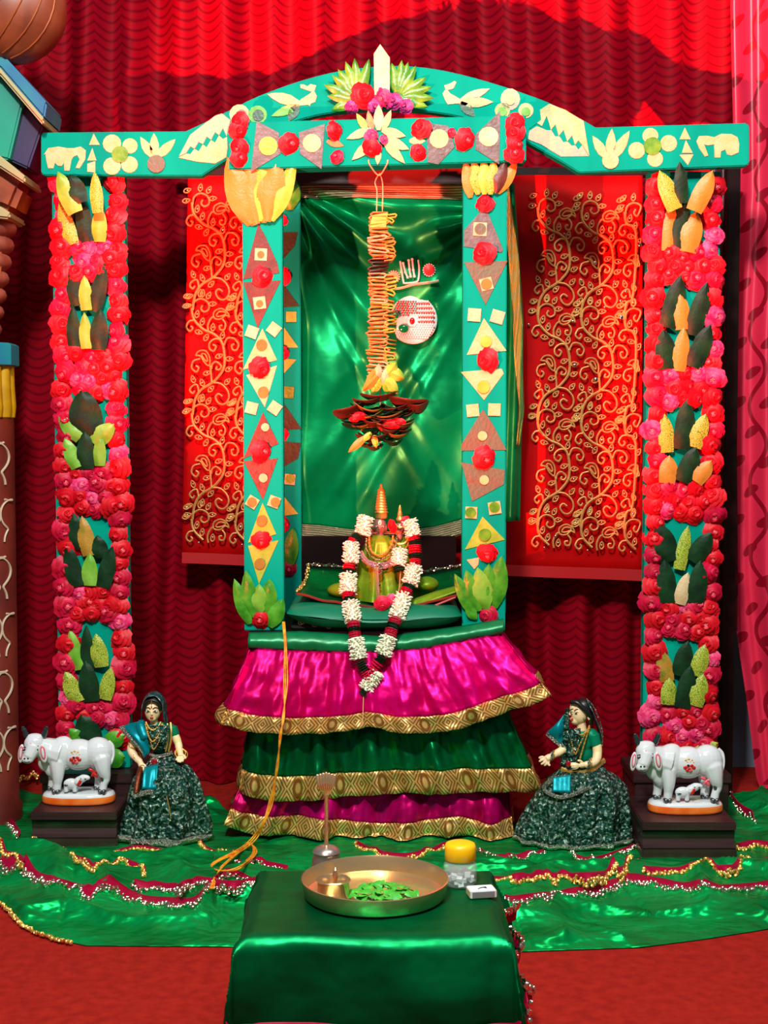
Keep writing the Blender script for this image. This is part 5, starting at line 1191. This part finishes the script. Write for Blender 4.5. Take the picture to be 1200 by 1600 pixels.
# ------------------------------------------------------------------ porcelain cows
def cow(Y, label):
    K = S(Y)/6.667
    Cq = lambda x, y, d=0.0: P(20+x/6.667, 1130+y/6.667, Y) + V((0, d*K, 0))
    zb_ = .1055
    root = thing('cow_figurine', (Cq(680, 0).x, Y, zb_), label, 'figurine', 'porcelain cow figurines on the plinths')
    zof = Cq(0, 905).z - zb_
    Q = lambda x, y, d=0.0: Cq(x, y, d) - V((0, 0, zof))
    mb = MB()
    def E(x, y, d, rx, ry, rz, rot=None): mb.ell(Q(x, y, d), (rx*K, ry*K, rz*K), 18, 12, rot=rot)
    def Tb(pts, r): mb.tube(sm([Q(*p) for p in pts], 4), [a*K for a in [x for i in range(len(r)-1) for x in [r[i]+(r[i+1]-r[i])*j/4 for j in range(4)]]+[r[-1]]], 12)
    E(520, 400, 0, 150, 130, 185); E(690, 410, 0, 200, 145, 168); E(890, 395, 0, 165, 140, 172); E(535, 300, 0, 95, 70, 85)
    Tb([(500, 400, 0), (400, 370, -10), (320, 330, -40), (260, 300, -70)], [165, 140, 115, 95])
    E(360, 480, -10, 100, 70, 110); E(420, 540, -5, 95, 75, 110)
    E(245, 275, -95, 105, 80, 95); Tb([(245, 300, -110), (225, 360, -140), (205, 410, -165)], [88, 74, 60]); E(198, 420, -170, 66, 46, 46); E(250, 210, -80, 90, 60, 40)
    Tb([(500, 380, -20), (485, 480, -60), (490, 590, -82), (485, 690, -85), (478, 760, -85)], [60, 92, 68, 46, 44]); Tb([(480, 400, 20), (430, 500, 55), (415, 600, 60), (405, 700, 55), (395, 770, 55)], [60, 86, 62, 46, 46])
    Tb([(890, 360, -20), (935, 450, -50), (960, 550, -70), (985, 640, -70), (965, 700, -75), (952, 760, -80)], [80, 112, 80, 48, 42, 44]); Tb([(890, 360, 10), (890, 470, 50), (880, 580, 60), (890, 670, 55), (880, 770, 50)], [70, 100, 68, 48, 46])
    E(870, 600, 10, 45, 50, 40)
    body = fuse('cow_body', mb, M_porc, root, .0020, 9)
    mb = MB(); mb.tube(sm([Q(1000, 270, 0), Q(1045, 320, -5), Q(1052, 420, -20), Q(1020, 510, -55), Q(975, 580, -80), Q(958, 640, -100)], 5), .0042, 10); mb.ell(Q(958, 632, -100), (24*K, 20*K, 46*K), 10, 8, 1)
    part('tail', mb, [M_porc, M_steel], root, smooth=180)
    for x0, d0, s in ((165, -85, -1), (335, -70, 1)):
        mb = MB(); mb.tube(sm([Q(x0, 205, d0), Q(x0+s*12+10*(s > 0), 160, d0-5), Q(x0+(-30 if s < 0 else 36), 115, d0-12), Q(x0+(-30 if s < 0 else 42), 96, d0-14)], 4), [30*K]*4+[26*K]*4+[17*K]*4+[9*K], 10); part('horn', mb, M_horn, root, smooth=180)
    for x0, y0, d0, an, rx in ((120, 372, -125, .12, 34), (358, 362, -165, -.14, 42)):
        mb = MB(); mb.ell(Q(x0, y0, d0), (rx*K, 18*K, 100*K), 14, 10, rot=Matrix.Rotation(an, 3, 'Y')); e_ = part('ear', mb, M_porc, root, smooth=180)
        mb = MB(); mb.ell(Q(x0, y0-8, d0-11), (rx*.68*K, 12*K, 76*K), 12, 8, rot=Matrix.Rotation(an, 3, 'Y')); mb.ell(Q(x0, y0-8, d0-18), (rx*.38*K, 10*K, 56*K), 10, 7, 1, rot=Matrix.Rotation(an, 3, 'Y')); part('inner_ear', mb, [M_pinkglaze, M_porc], e_, smooth=180)
    for x0, y0, d0, s in ((168, 322, -172, -1), (285, 318, -168, 1)):
        mb = MB(); mb.ell(Q(x0, y0, d0), (24*K, 9*K, 11*K), 10, 7, rot=Matrix.Rotation(.3*s, 3, 'Y')); mb.tube([Q(x0-20, y0-22-8*s, d0+4), Q(x0, y0-30, d0+2), Q(x0+24, y0-24+8*s*-1, d0+6)], 5*K, 5); part('eye', mb, M_black, root)
    mb = MB()
    for x0 in (178, 212): mb.ell(Q(x0, 402, -214), (11*K, 8*K, 9*K), 8, 6)
    mb.tube(sm([Q(170, 436, -204), Q(198, 446, -212), Q(228, 434, -204)], 3), 4*K, 5); part('nostrils', mb, M_black, root)
    mb = MB(); mb.ell(Q(228, 265, -172), (16*K, 6*K, 13*K), 8, 6); part('forehead_mark', mb, M_pinkglaze, root)
    for x0, d0 in ((475, -98), (950, -92), (395, 42), (880, 38)):
        for s in (-1, 1):
            mb = MB(); mb.ell(Q(x0+s*19, 765, d0-4), (26*K, 44*K, 26*K), 10, 7); part('hoof', mb, M_steel, root, smooth=180)
    mb = MB(); fx, fy = 682, 420
    for k, (dx, dy, r) in enumerate(((-40, 10, 24), (-20, 38, 22), (10, 40, 24), (40, 12, 24), (22, -8, 22), (-15, -4, 22), (0, 20, 18))): mb.ell(Q(fx+dx, fy+dy, -141+abs(dx)*.05+abs(dy)*.12), (r*K, 9*K, r*.8*K), 9, 6, k % 3 == 2)
    for dx, dy in ((-35, -60), (-8, -70), (25, -60), (38, -38), (-20, -42), (8, -46)): mb.ell(Q(fx+dx, fy+dy, -136+abs(dy)*.09), (15*K, 8*K, 13*K), 8, 5, 2)
    mb.ell(Q(fx-14, fy-12, -148), (13*K, 7*K, 13*K), 8, 5, 3)
    part('flower_decal', mb, [M_redglaze, M_pinkglaze, mat('gold_glaze', (214, 160, 70), .3), M_black], root)
    mb = MB()
    for dx, dy, an in ((-28, -18, .5), (28, 0, -.3), (-4, 22, -.9), (20, 34, .9)): mb.ell(Q(862+dx, 570+dy, -92), (34*K, 12*K, 17*K), 9, 6, rot=Matrix.Rotation(an, 3, 'Y'))
    part('udder_mark', mb, M_redglaze, root)
    mb = MB(); mb.ell(Q(630, 690, -95), (82*K, 48*K, 58*K), 14, 10)
    mb.tube(sm([Q(690, 680, -95), Q(730, 645, -100), Q(770, 625, -105)], 3), [48*K]*3+[42*K]*3+[36*K], 10); mb.ell(Q(775, 622, -106), (58*K, 34*K, 30*K), 12, 8, rot=Matrix.Rotation(.15, 3, 'Y'))
    for x0, d0 in ((580, -110), (670, -110), (590, -75), (675, -72)): mb.tube([Q(x0, 710, d0), Q(x0, 770, d0)], 24*K, 8)
    calf = fuse('calf', mb, M_porc, root, .0017, 3)
    mb = MB(); mb.ell(Q(722, 672, -138), (20*K, 9*K, 40*K), 9, 7, rot=Matrix.Rotation(.5, 3, 'Y')); part('calf_ear', mb, M_redglaze, calf); 
    mb = MB()
    for x0, y0 in ((740, 630), (785, 632)): mb.ell(Q(x0, y0, -138), (9*K, 7*K, 9*K), 7, 5)
    mb.ell(Q(583, 694, -141), (26*K, 6*K, 7*K), 8, 5); part('calf_markings', mb, M_black, calf)
    def oval(r, z): return [(680*1.0, r, z)]
    c = Q(683, 905, 40); rx, ry = 384*K, 210*K; h = Q(0, 780).z - Q(0, 905).z
    mb = MB(); mb.lathe([(.001, 0), (.95, 0), (1, .1*h), (1, .52*h)], c, 48, sx=rx, sy=ry, cap=False) if False else None
    n = 48; rings = [(.93, 0), (1, .06*h), (1.0, .5*h), (.985, .62*h)]
    mb.grid(lambda u, v: (lambda r, z: c+V((rx*r*math.copysign(abs(cos(2*pi*u))**.8, cos(2*pi*u)), ry*r*math.copysign(abs(sin(2*pi*u))**.8, sin(2*pi*u)), z)))(*[interp([(i/3, rr[j]) for i, rr in enumerate(rings)], v) for j in (0, 1)]), n, 9, closed=True); part('orange_rim', mb, M_orange, root, smooth=180)
    mb = MB(); rings2 = [(.985, .62*h), (.95, .78*h), (.86, .9*h), (.5, .97*h), (.001, .98*h)]
    mb.grid(lambda u, v: (lambda r, z: c+V((rx*r*math.copysign(abs(cos(2*pi*u))**.8, cos(2*pi*u)), ry*r*math.copysign(abs(sin(2*pi*u))**.8, sin(2*pi*u)), z)))(*[interp([(i/4, rr[j]) for i, rr in enumerate(rings2)], v) for j in (0, 1)]), n, 12, closed=True); part('base_top', mb, M_porc, root, smooth=180)
    return root
cw = cow(.115, 'white porcelain cow with calf facing left on the left plinth with a red bow mark')
c2 = dup(cw, None, label='white porcelain cow with calf on the right plinth beside the profile doll')
c2.location = cw.location + V((P(1071, 1270, 0.015).x - P(122, 1245, .115).x, -.10, 0))
for o in c2.children:
    if o.name.startswith('udder_mark'): o.data = o.data.copy(); o.data.materials[0] = M_pinkglaze

# ------------------------------------------------------------------ dolls
def hand(mb, Q, wrist, palm, r, spread, tips, thumb, k):
    W, Pm = Q(*wrist), Q(*palm)
    mb.tube([W, W.lerp(Pm, .5), Pm], [r*.8, r, r*.95], 10)
    for (x, y, d), (mx, my, md) in tips:
        b = Pm.lerp(Q(x, y, d), .12); mb.tube(sm([b, Q(mx, my, md), Q(x, y, d)], 3), [r*.40]*3+[r*.36]*3+[r*.27], 7)
    mb.tube(sm([W.lerp(Pm, .45), Q(*thumb[0]), Q(*thumb[1])], 3), [r*.44]*3+[r*.38]*3+[r*.28], 7)
def face(root, hd, Q, K, c, d, yaw, sc_=1.0):
    # c: face centre (crop px), d: front depth; yaw turns the features sideways
    x0, y0 = c
    cyw, syw = cos(yaw), sin(yaw)
    def F_(dx, dy, dd=0.0):
        ex = dx*sc_; rad = 74*sc_; z = sqrt(max(0, 1-(ex/(rad*1.05))**2-(dy*sc_/(112*sc_))**2))
        return Q(x0 + ex*cyw + syw*z*rad*1.08, y0+dy*sc_, d + (1-z)*rad*.95 + ex*syw*.9*(-1 if yaw > 0 else 1)*0 - dd)
    for s in (-1, 1):
        mb = MB(); mb.ell(F_(34*s, -4), (19*K*sc_, 7*K, 8.5*K*sc_), 10, 7); mb.ell(F_(34*s, -4, 6), (8*K*sc_, 4*K, 8*K*sc_), 8, 6, 1)
        mb.tube(sm([F_(15*s, 0, 4), F_(34*s, -13, 4), F_(56*s, -4, 3)], 3), 3*K*sc_, 5, 1)
        part('eye', mb, [M_eye, M_black], hd)
        mb = MB(); mb.tube(sm([F_(10*s, -26, 2), F_(30*s, -40, 2), F_(60*s, -30, 2)], 3), 3.6*K*sc_, 5); part('eyebrow', mb, M_hair, hd)
    mb = MB(); mb.ell(F_(0, 52, 3), (19*K*sc_, 7*K, 5.5*K*sc_), 9, 6); mb.ell(F_(0, 60, 3), (14*K*sc_, 7*K, 6*K*sc_), 9, 6); part('lips', mb, M_lip, hd)
    mb = MB(); mb.ell(F_(0, -36, 3), (4*K*sc_, 3*K, 6*K*sc_), 6, 5); part('forehead_dot', mb, M_redglaze, hd)
    return F_
def hem(fn, k, vv, root, w0=.055, r=.0042, n=110):
    mb = MB(); mb.grid(lambda u, v: (lambda p: p+V((0, 0, 0)))(fn(u, vv + w0*v)), n, 3, closed=True)
    for i, vtx in enumerate(mb.v): 
        u = (i//4)/n; a = 2*pi*u; mb.v[i] = (vtx[0]+.004*cos(a), vtx[1]+.004*sin(a), vtx[2])
    return part('silver_hem', mb, M_silver, root, smooth=180, solid=.003)

# left doll, facing the camera
YD = .085; K = S(YD)/5.926
QL = lambda x, y, d=0.0: P(180+x/5.926, 1070+y/5.926, YD) + V((0, d*K, 0))
dl = thing('lady_doll', (QL(430, 0).x, YD, .008), 'lady doll facing front in teal shawl and dark green foil skirt beside the left cow', 'doll')
PX = lambda x: 180+x/5.926
PYy = lambda y: 1070+y/5.926
def rowsof(rows): return [(PYy(y), PX(a), PX(b), hd*K, yo*K) for y, a, b, hd, yo in rows]
ROWS = [(628, 350, 535, 75, 0), (680, 325, 590, 105, -20), (740, 290, 690, 150, -45), (830, 205, 755, 190, -75), (950, 160, 795, 215, -80), (1100, 140, 830, 220, -75), (1250, 110, 860, 240, -70), (1360, 85, 850, 255, -60), (1440, 80, 800, 262, -55)]
mb, fnl = drape_rows(rowsof(ROWS), YD, 7, .085, 2.0, n=120, sub=6)
for i, q in enumerate(mb.v): mb.v[i] = (q[0], q[1], max(q[2], .010))
part('foil_skirt', mb, M_foil, dl, smooth=180)
hem(lambda u, v: (lambda p: V((p.x, p.y, max(p.z, .012))))(fnl(u, v)), K, .85, dl, .145)
mb = MB()
mb.ell(QL(350, 235, -20), (74*K, 78*K, 100*K), 20, 14); mb.ell(QL(352, 290, -50), (42*K, 40*K, 42*K), 12, 9); mb.ell(QL(355, 252, -100), (9*K, 12*K, 14*K), 8, 6); mb.ell(QL(354, 238, -96), (6*K, 9*K, 22*K), 8, 6)
mb.tube([QL(355, 310, 0), QL(360, 380, 10)], [34*K, 40*K], 12)
for s in (-1, 1): mb.ell(QL(350+70*s, 245, 0), (10*K, 16*K, 24*K), 8, 6)
hl = fuse('head', mb, M_skin, dl, .0014, 3)
face(dl, hl, QL, K, (350, 232), -100, .04)
mb = MB(); mb.ell(QL(352, 195, 22), (88*K, 85*K, 100*K), 20, 14); mb.tube(sm([QL(285, 225, -55), QL(295, 160, -78), QL(350, 128, -85), QL(410, 155, -78), QL(425, 225, -50)], 4), 17*K, 8); part('hair', mb, M_hair, dl, smooth=180)
mb = MB(); mb.tube(sm([QL(352, 118, -98), QL(352, 150, -100), QL(353, 176, -100)], 3), 3*K, 5); mb.ell(QL(353, 182, -101), (8*K, 5*K, 9*K), 7, 5); part('hair_ornament', mb, M_gold, dl)
mb = MB(); mb.ell(QL(405, 470, 15), (118*K, 72*K, 130*K), 18, 12); mb.ell(QL(430, 580, 10), (92*K, 62*K, 80*K), 16, 10); mb.ell(QL(300, 420, 20), (60*K, 55*K, 60*K), 12, 8); mb.ell(QL(510, 420, 20), (55*K, 52*K, 56*K), 12, 8); mb.tube([QL(520, 400, 20), QL(555, 475, 10)], [52*K, 46*K], 12); tor = fuse('blouse', mb, M_blouse, dl, .0022, 4)
mb = MB(); mb.tube(sm([QL(545, 455, 10), QL(585, 540, -10), QL(600, 585, -50), QL(618, 618, -85)], 3), [40*K]*3+[36*K]*3+[31*K]*3+[26*K], 12)
hand(mb, QL, (612, 606, -78), (625, 640, -110), 30*K, 0, [((588, 668, -150), (592, 652, -135)), ((606, 682, -158), (606, 660, -142)), ((626, 686, -160), (626, 664, -145)), ((644, 678, -155), (646, 660, -140))], ((662, 634, -125), (668, 656, -140)), K)
fuse('arm', mb, M_skin, dl, .0014, 2)
mb = MB(); mb.tube(sm([QL(250, 440, 20), QL(180, 530, 5), QL(150, 600, -15), QL(200, 660, -60), QL(255, 695, -100)], 3), [48*K]*3+[42*K]*3+[38*K]*3+[31*K]*3+[26*K], 12)
hand(mb, QL, (248, 690, -98), (265, 725, -120), 29*K, 0, [((240, 770, -125), (240, 748, -140)), ((256, 780, -130), (256, 756, -150)), ((273, 780, -130), (275, 758, -150)), ((290, 770, -125), (294, 748, -140))], ((300, 715, -135), (302, 742, -145)), K)
fuse('arm', mb, M_skin, dl, .0014, 2)
for x, y, d, r, rx_, rz_ in ((200, 620, -20, 44, .5, .9), (215, 650, -55, 42, .5, .9), (165, 560, 0, 52, .2, .7), (628, 622, -95, 56, .7, .3), (614, 612, -88, 50, .8, .3)):
    mb = MB(); rm = Matrix.Rotation(rz_, 3, 'Y') @ Matrix.Rotation(rx_, 3, 'X'); mb.tube([QL(x, y, d)+rm @ V((r*K*cos(t*pi/9), r*K*sin(t*pi/9), 0)) for t in range(18)], 5.5*K, 6, closed=True); part('bangle', mb, M_gold, dl, smooth=180)
mb = MB(); mb.tube(sm([QL(258, 745, -130), QL(254, 800, -225), QL(250, 880, -285), QL(246, 925, -305)], 3), 27*K, 10)
part('jewelled_rod', mb, mat('copper_brocade', (140, 66, 34), .35, .7, col2=(90, 36, 20), scale=300, bump=.5), dl, smooth=60)
# veil and shawl
mb = MB()
def veil(u, v):
    a = -2.45+u*3.6; x = 350+102*sin(a)*(1+.25*v); y = 150+v*300 - 62*cos(a)*(1-v)**1.5*1.0
    return QL(x - 40*v*(1-u), y, 30-92*cos(a)*(1-.1*v)+20*(1-v) if abs(a) > 1.0 else 30-92*cos(1.0)+40*(1-abs(a)))
def veil2(u, v):  # hood: falls from the left shoulder over the crown to the right shoulder
    t = -2.75+5.5*u; R_ = 96+16*v; k = max(0, abs(t)-1.57)
    if k == 0: x, y = 350+R_*sin(t), 215-R_*1.25*cos(t)
    else: x, y = 350+math.copysign(R_*(1+.10*k+.10*k*k), t), 215+k*R_*1.55
    return QL(x, y, -50+135*v+8*sin(t*5)+40*k*(1-v))
mb.grid(veil2, 40, 6); part('veil', mb, mat('veil_net', (30, 96, 100), .3, .6, col2=(150, 180, 170), scale=90, lo=.5, hi=.7, bump=.8), dl, smooth=180, solid=.002)
sh_i = sm([QL(236, 330, -20), QL(262, 400, -70), QL(320, 500, -100), QL(335, 590, -95), QL(300, 640, -95)], 6); sh_o = sm([QL(48, 392, 30), QL(120, 450, -40), QL(200, 520, -85), QL(265, 590, -105), QL(285, 650, -105)], 6)
sh_m = sm([QL(150, 350, 0), QL(180, 410, -80), QL(245, 490, -118), QL(300, 585, -112), QL(292, 645, -105)], 6); nS = len(sh_i)-1
def shw(u, v):
    i = min(nS, int(round(u*nS))); a, m_, b = sh_i[i], sh_m[i], sh_o[i]
    return a*(1-v)*(1-v)+m_*2*v*(1-v)+b*v*v + V((0, -.003*sin(v*9+u*4), 0))
mb = MB(); mb.grid(shw, nS, 10); mb.tube(sm([QL(262, 335, 10), QL(240, 370, -10), QL(260, 420, -45), QL(300, 490, -85)], 4), [22*K]*2+[38*K]*2+[52*K]*4+[50*K]*4+[34*K], 14); part('teal_shawl', mb, M_tealsat, dl, smooth=180)
mb = MB(); mb.grid(lambda u, v: (lambda p: p+V((-.002, -.003, -.008*0)))(sh_o[min(nS, int(round(u*nS)))].lerp(sh_m[min(nS, int(round(u*nS)))], .34*v-.14*(1-v))), nS, 2); part('silver_border', mb, M_silver, dl, smooth=180, solid=.003)
mb = MB(); mb.grid(lambda u, v: QL(300+125*u, 725+165*v-30*(1-v)*u, -160-140*v**.6+6*sin(u*9)), 16, 10); part('teal_apron', mb, M_tealsat, dl, smooth=180, solid=.002)
mb = MB(); mb.grid(lambda u, v: QL(205+195*u, 905+45*v+14*sin(u*6), -312-6*v+20*abs(u-.5)), 20, 4); part('silver_border', mb, M_silver, dl, smooth=180, solid=.004)
mb = MB(); mb.grid(lambda u, v: QL(330+180*u-20*v, 360+230*v, -62-20*sin(pi*u)-26*sin(pi*v)), 14, 16); part('bodice_brocade', mb, M_foil, dl, smooth=180, solid=.002)
mb = MB(); mb.tube(sm([QL(515, 345, -20), QL(528, 430, -58), QL(522, 520, -66), QL(505, 600, -70)], 4), 9*K, 6); mb.tube(sm([QL(488, 350, -40), QL(500, 430, -72), QL(496, 520, -80), QL(480, 600, -82)], 4), 7*K, 6); part('gold_strip', mb, M_gold, dl)
for pts, n_, r_ in (([(295, 335, -60), (330, 385, -85), (370, 400, -92), (410, 370, -80), (430, 335, -60)], 30, 8), ([(290, 350, -60), (320, 440, -100), (365, 500, -118), (420, 440, -105), (445, 350, -65)], 44, 8), ([(300, 360, -60), (340, 480, -110), (375, 570, -122), (430, 480, -108), (452, 360, -66)], 50, 7)): beads(dl, 'bead_necklace', [QL(*p) for p in pts], r_*K, M_gold, n_)
mb = MB(); mb.tube(sm([QL(335, 625, -80), QL(400, 640, -105), QL(470, 630, -105), QL(540, 610, -70)], 4), 18*K, 8, flat=.6); part('waist_belt', mb, M_silver, dl)
mb = MB()
for k in range(14): a = 2*pi*k/14; mb.ell(QL(385+34*cos(a), 680+44*sin(a)+(8 if sin(a) < 0 else 0), -150), (8*K, 6*K, 8*K), 6, 5)
mb.ell(QL(386, 682, -148), (26*K, 14*K, 34*K), 12, 8, 1); part('ruby_brooch', mb, [M_sequin, M_ruby], dl, smooth=50)
mb = MB(); mb.tube(sm([QL(520, 960, -285), QL(545, 1060, -300), QL(560, 1160, -300)], 3), 5*K, 5); part('gold_cord', mb, M_gold, dl)

# right doll, turned to its side
YD2 = .05; K2 = S(YD2)/6.0
QR = lambda x, y, d=0.0: P(800+x/6.0, 1080+y/6.0, YD2) + V((0, d*K2, 0))
dr = thing('lady_doll', (QR(620, 0).x, YD2, .008), 'lady doll in profile with green blouse and wide foil skirt beside the right cow', 'doll')
ROWR = [(690, 468, 860, 110, 0), (740, 430, 890, 150, -10), (800, 350, 990, 200, -20), (900, 270, 1060, 240, -20), (1050, 190, 1072, 265, -20), (1200, 110, 1076, 280, -20), (1350, 60, 1076, 295, -20), (1430, 70, 1060, 300, -20)]
mb, fnr = drape_rows([(1080+y/6.0, 800+a/6.0, 800+b/6.0, h*K2, yo*K2) for y, a, b, h, yo in ROWR], YD2, 11, .07, 4.4, n=130, sub=6)
for i, q in enumerate(mb.v): mb.v[i] = (q[0], q[1], max(q[2], .010))
part('foil_skirt', mb, M_foil, dr, smooth=180)
hem(lambda u, v: (lambda p: V((p.x, p.y, max(p.z, .012))))(fnr(u, v)), K2, .86, dr, .135)
mb = MB()
mb.ell(QR(630, 205, 0), (82*K2, 76*K2, 108*K2), 20, 14); mb.ell(QR(592, 270, -8), (46*K2, 46*K2, 46*K2), 12, 9); mb.tube([QR(545, 195, -14), QR(538, 222, -16)], [7*K2, 11*K2], 8); mb.ell(QR(572, 165, -5), (34*K2, 40*K2, 60*K2), 10, 8); mb.ell(QR(552, 258, -8), (14*K2, 16*K2, 11*K2), 8, 6)
mb.tube([QR(650, 290, 5), QR(655, 370, 10)], [42*K2, 50*K2], 12); mb.ell(QR(712, 225, -70), (18*K2, 12*K2, 36*K2), 10, 8)
hr = fuse('head', mb, M_skin, dr, .0014, 3)
for (x, y, d), s in (((598, 196, -66), 1), ((553, 198, -42), .6)):
    mb = MB(); mb.ell(QR(x, y, d), (20*K2*s, 8*K2, 9*K2), 10, 7); mb.ell(QR(x-4, y, d-6), (8*K2*s, 4*K2, 8.5*K2), 8, 6, 1); mb.tube(sm([QR(x-20*s, y+2, d-4), QR(x, y-12, d-5), QR(x+28*s, y-2, d-2)], 3), 3.2*K2, 5, 1); part('eye', mb, [M_eye, M_black], hr)
    mb = MB(); mb.tube(sm([QR(x-26*s, y-24, d-2), QR(x, y-40, d), QR(x+40*s, y-26, d+8)], 3), 3.6*K2, 5); part('eyebrow', mb, M_hair, hr)
mb = MB(); mb.ell(QR(556, 250, -42), (17*K2, 10*K2, 6*K2), 9, 6); mb.ell(QR(558, 260, -42), (14*K2, 10*K2, 6*K2), 9, 6); part('lips', mb, M_lip, hr)
mb = MB(); mb.ell(QR(566, 158, -44), (5*K2, 4*K2, 8*K2), 7, 5); mb.tube(sm([QR(690, 240, -78), QR(668, 262, -74), QR(660, 238, -72)], 3), 3*K2, 4, 1); part('forehead_dot', mb, [M_redglaze, M_hair], hr)
mb = MB(); mb.ell(QR(672, 170, 22), (92*K2, 86*K2, 104*K2), 20, 14); mb.tube(sm([QR(552, 100, -30), QR(600, 96, -62), QR(660, 150, -78), QR(700, 190, -74), QR(728, 250, -50), QR(735, 300, -20)], 4), 24*K2, 8); part('hair', mb, M_hair, dr, smooth=180)
mb = MB(); mb.ell(QR(650, 470, 10), (130*K2, 84*K2, 120*K2), 18, 12); mb.ell(QR(650, 590, 10), (120*K2, 78*K2, 120*K2), 16, 10); mb.ell(QR(740, 400, -20), (66*K2, 60*K2, 56*K2), 12, 9); mb.tube([QR(755, 400, -30), QR(780, 500, -50)], [62*K2, 54*K2], 12); fuse('blouse', mb, M_blouse, dr, .0022, 4)
mb = MB(); mb.tube(sm([QR(785, 490, -52), QR(790, 560, -70), QR(770, 625, -110), QR(710, 650, -140), QR(660, 655, -150)], 3), [46*K2]*3+[44*K2]*3+[40*K2]*3+[32*K2]*3+[26*K2], 12)
hand(mb, QR, (665, 655, -150), (615, 655, -158), 30*K2, 0, [((530, 640, -160), (570, 638, -175)), ((526, 655, -170), (570, 652, -185)), ((532, 672, -170), (572, 668, -185)), ((545, 688, -165), (580, 682, -178))], ((625, 618, -165), (590, 612, -170)), K2)
fuse('arm', mb, M_skin, dr, .0014, 2)
mb = MB(); mb.tube(sm([QR(520, 500, -30), QR(455, 545, -60), QR(400, 572, -75), QR(360, 592, -80)], 3), [42*K2]*3+[38*K2]*3+[32*K2]*3+[27*K2], 12)
hand(mb, QR, (366, 590, -80), (312, 615, -85), 34*K2, 0, [((242, 610, -80), (275, 595, -90)), ((244, 640, -90), (275, 620, -100)), ((262, 664, -95), (290, 645, -105)), ((290, 676, -92), (310, 658, -102))], ((330, 655, -100), (345, 676, -105)), K2)
fuse('arm', mb, M_skin, dr, .0014, 2)
for x, y, d, r, m in ((700, 650, -142, 48, M_silver), (715, 645, -138, 50, M_gold), (685, 655, -146, 46, M_silver), (365, 588, -80, 44, M_silver), (378, 582, -78, 44, M_gold), (352, 596, -82, 42, M_silver)):
    mb = MB(); mb.tube([QR(x, y, d)+V((.002*sin(t*pi/9), r*K2*cos(t*pi/9), r*K2*sin(t*pi/9))) for t in range(18)], 6*K2, 6, closed=True); part('bangle', mb, m, dr, smooth=180)
mb = MB(); mb.grid(lambda u, v: QR(700+130*sin(1.6*v)+(16*v*v if v > .5 else 0) - 40*u*(1-v), 75+430*v, -20+110*u-55*sin(pi*v)*(1-u)), 10, 24); part('veil', mb, mat('veil_net', (30, 96, 100)), dr, smooth=180, solid=.002)
beads(dr, 'veil_edge', [QR(700, 72, -22), QR(760, 140, -48), QR(810, 260, -70), QR(838, 380, -62), QR(842, 500, -30)], 8*K2, M_silver, 50)
mb = MB(); mb.tube(sm([QR(520, 160, -10), QR(505, 260, -20), QR(505, 360, -40), QR(490, 480, -70), QR(480, 600, -60), QR(480, 680, -50)], 4), [22*K2]*4+[30*K2]*8+[36*K2]*8+[34*K2], 10, flat=.5); part('veil_fall', mb, M_foil, dr, smooth=180)
mb = MB(); mb.grid(lambda u, v: QR(490+10*u-165*v+120*u*v, 215+225*u+170*v-120*u*v, -25-50*sin(pi*v)*sin(pi*min(1, u+.25))+25*(1-u)), 14, 14); part('teal_shawl', mb, M_tealsat, dr, smooth=180, solid=.002)
mb = MB(); mb.grid(lambda u, v: QR(328+130*u-16*v, 380+112*u+26*v, -30-8*v-40*sin(pi*min(1, u+.2))*.3+20*(1-u)), 16, 4); part('silver_border', mb, M_silver, dr, smooth=180, solid=.004)
mb = MB(); mb.grid(lambda u, v: QR(520+110*u-20*v, 330+320*v, -80-26*sin(pi*u)-24*sin(pi*v)), 12, 18); part('bodice_brocade', mb, M_foil, dr, smooth=180, solid=.002)
for pts, n_, r_ in (([(590, 340, -62), (610, 380, -90), (650, 388, -90), (700, 345, -70), (718, 315, -50)], 26, 9), ([(560, 350, -70), (545, 450, -120), (575, 560, -132), (620, 470, -122), (690, 360, -78)], 50, 9), ([(720, 330, -60), (680, 420, -100), (645, 520, -118), (620, 600, -128)], 34, 9)): beads(dr, 'bead_necklace', [QR(*p) for p in pts], r_*K2, M_gold, n_)
mb = MB(); mb.ell(QR(510, 650, -150), (24*K2, 14*K2, 34*K2), 12, 8); part('ruby_brooch', mb, M_ruby, dr, smooth=60)
mb = MB(); mb.tube(sm([QR(455, 715, -60), QR(540, 738, -115), QR(650, 728, -130), QR(760, 690, -118), QR(862, 640, -30)], 5), 24*K2, 8, flat=.6); part('waist_belt', mb, M_gold, dr); beads(dr, 'belt_beads', [QR(455, 735, -75), QR(540, 760, -130), QR(650, 750, -148), QR(760, 712, -132), QR(862, 660, -40)], 9*K2, M_silver, 44)
mb = MB(); mb.grid(lambda u, v: QR(365+160*u-10*v, 770+115*v-30*u*(1-v), -165-65*v-25*u+3*sin(u*12)), 14, 8); part('teal_apron', mb, M_tealsat, dr, smooth=180, solid=.002)
mb = MB(); mb.tube(sm([QR(500, 760, -140), QR(340, 810, -150), QR(285, 880, -190), QR(420, 930, -252), QR(560, 895, -262), QR(700, 840, -235)], 6), 26*K2, 8, flat=.5); part('silver_border', mb, M_silver, dr, smooth=60)
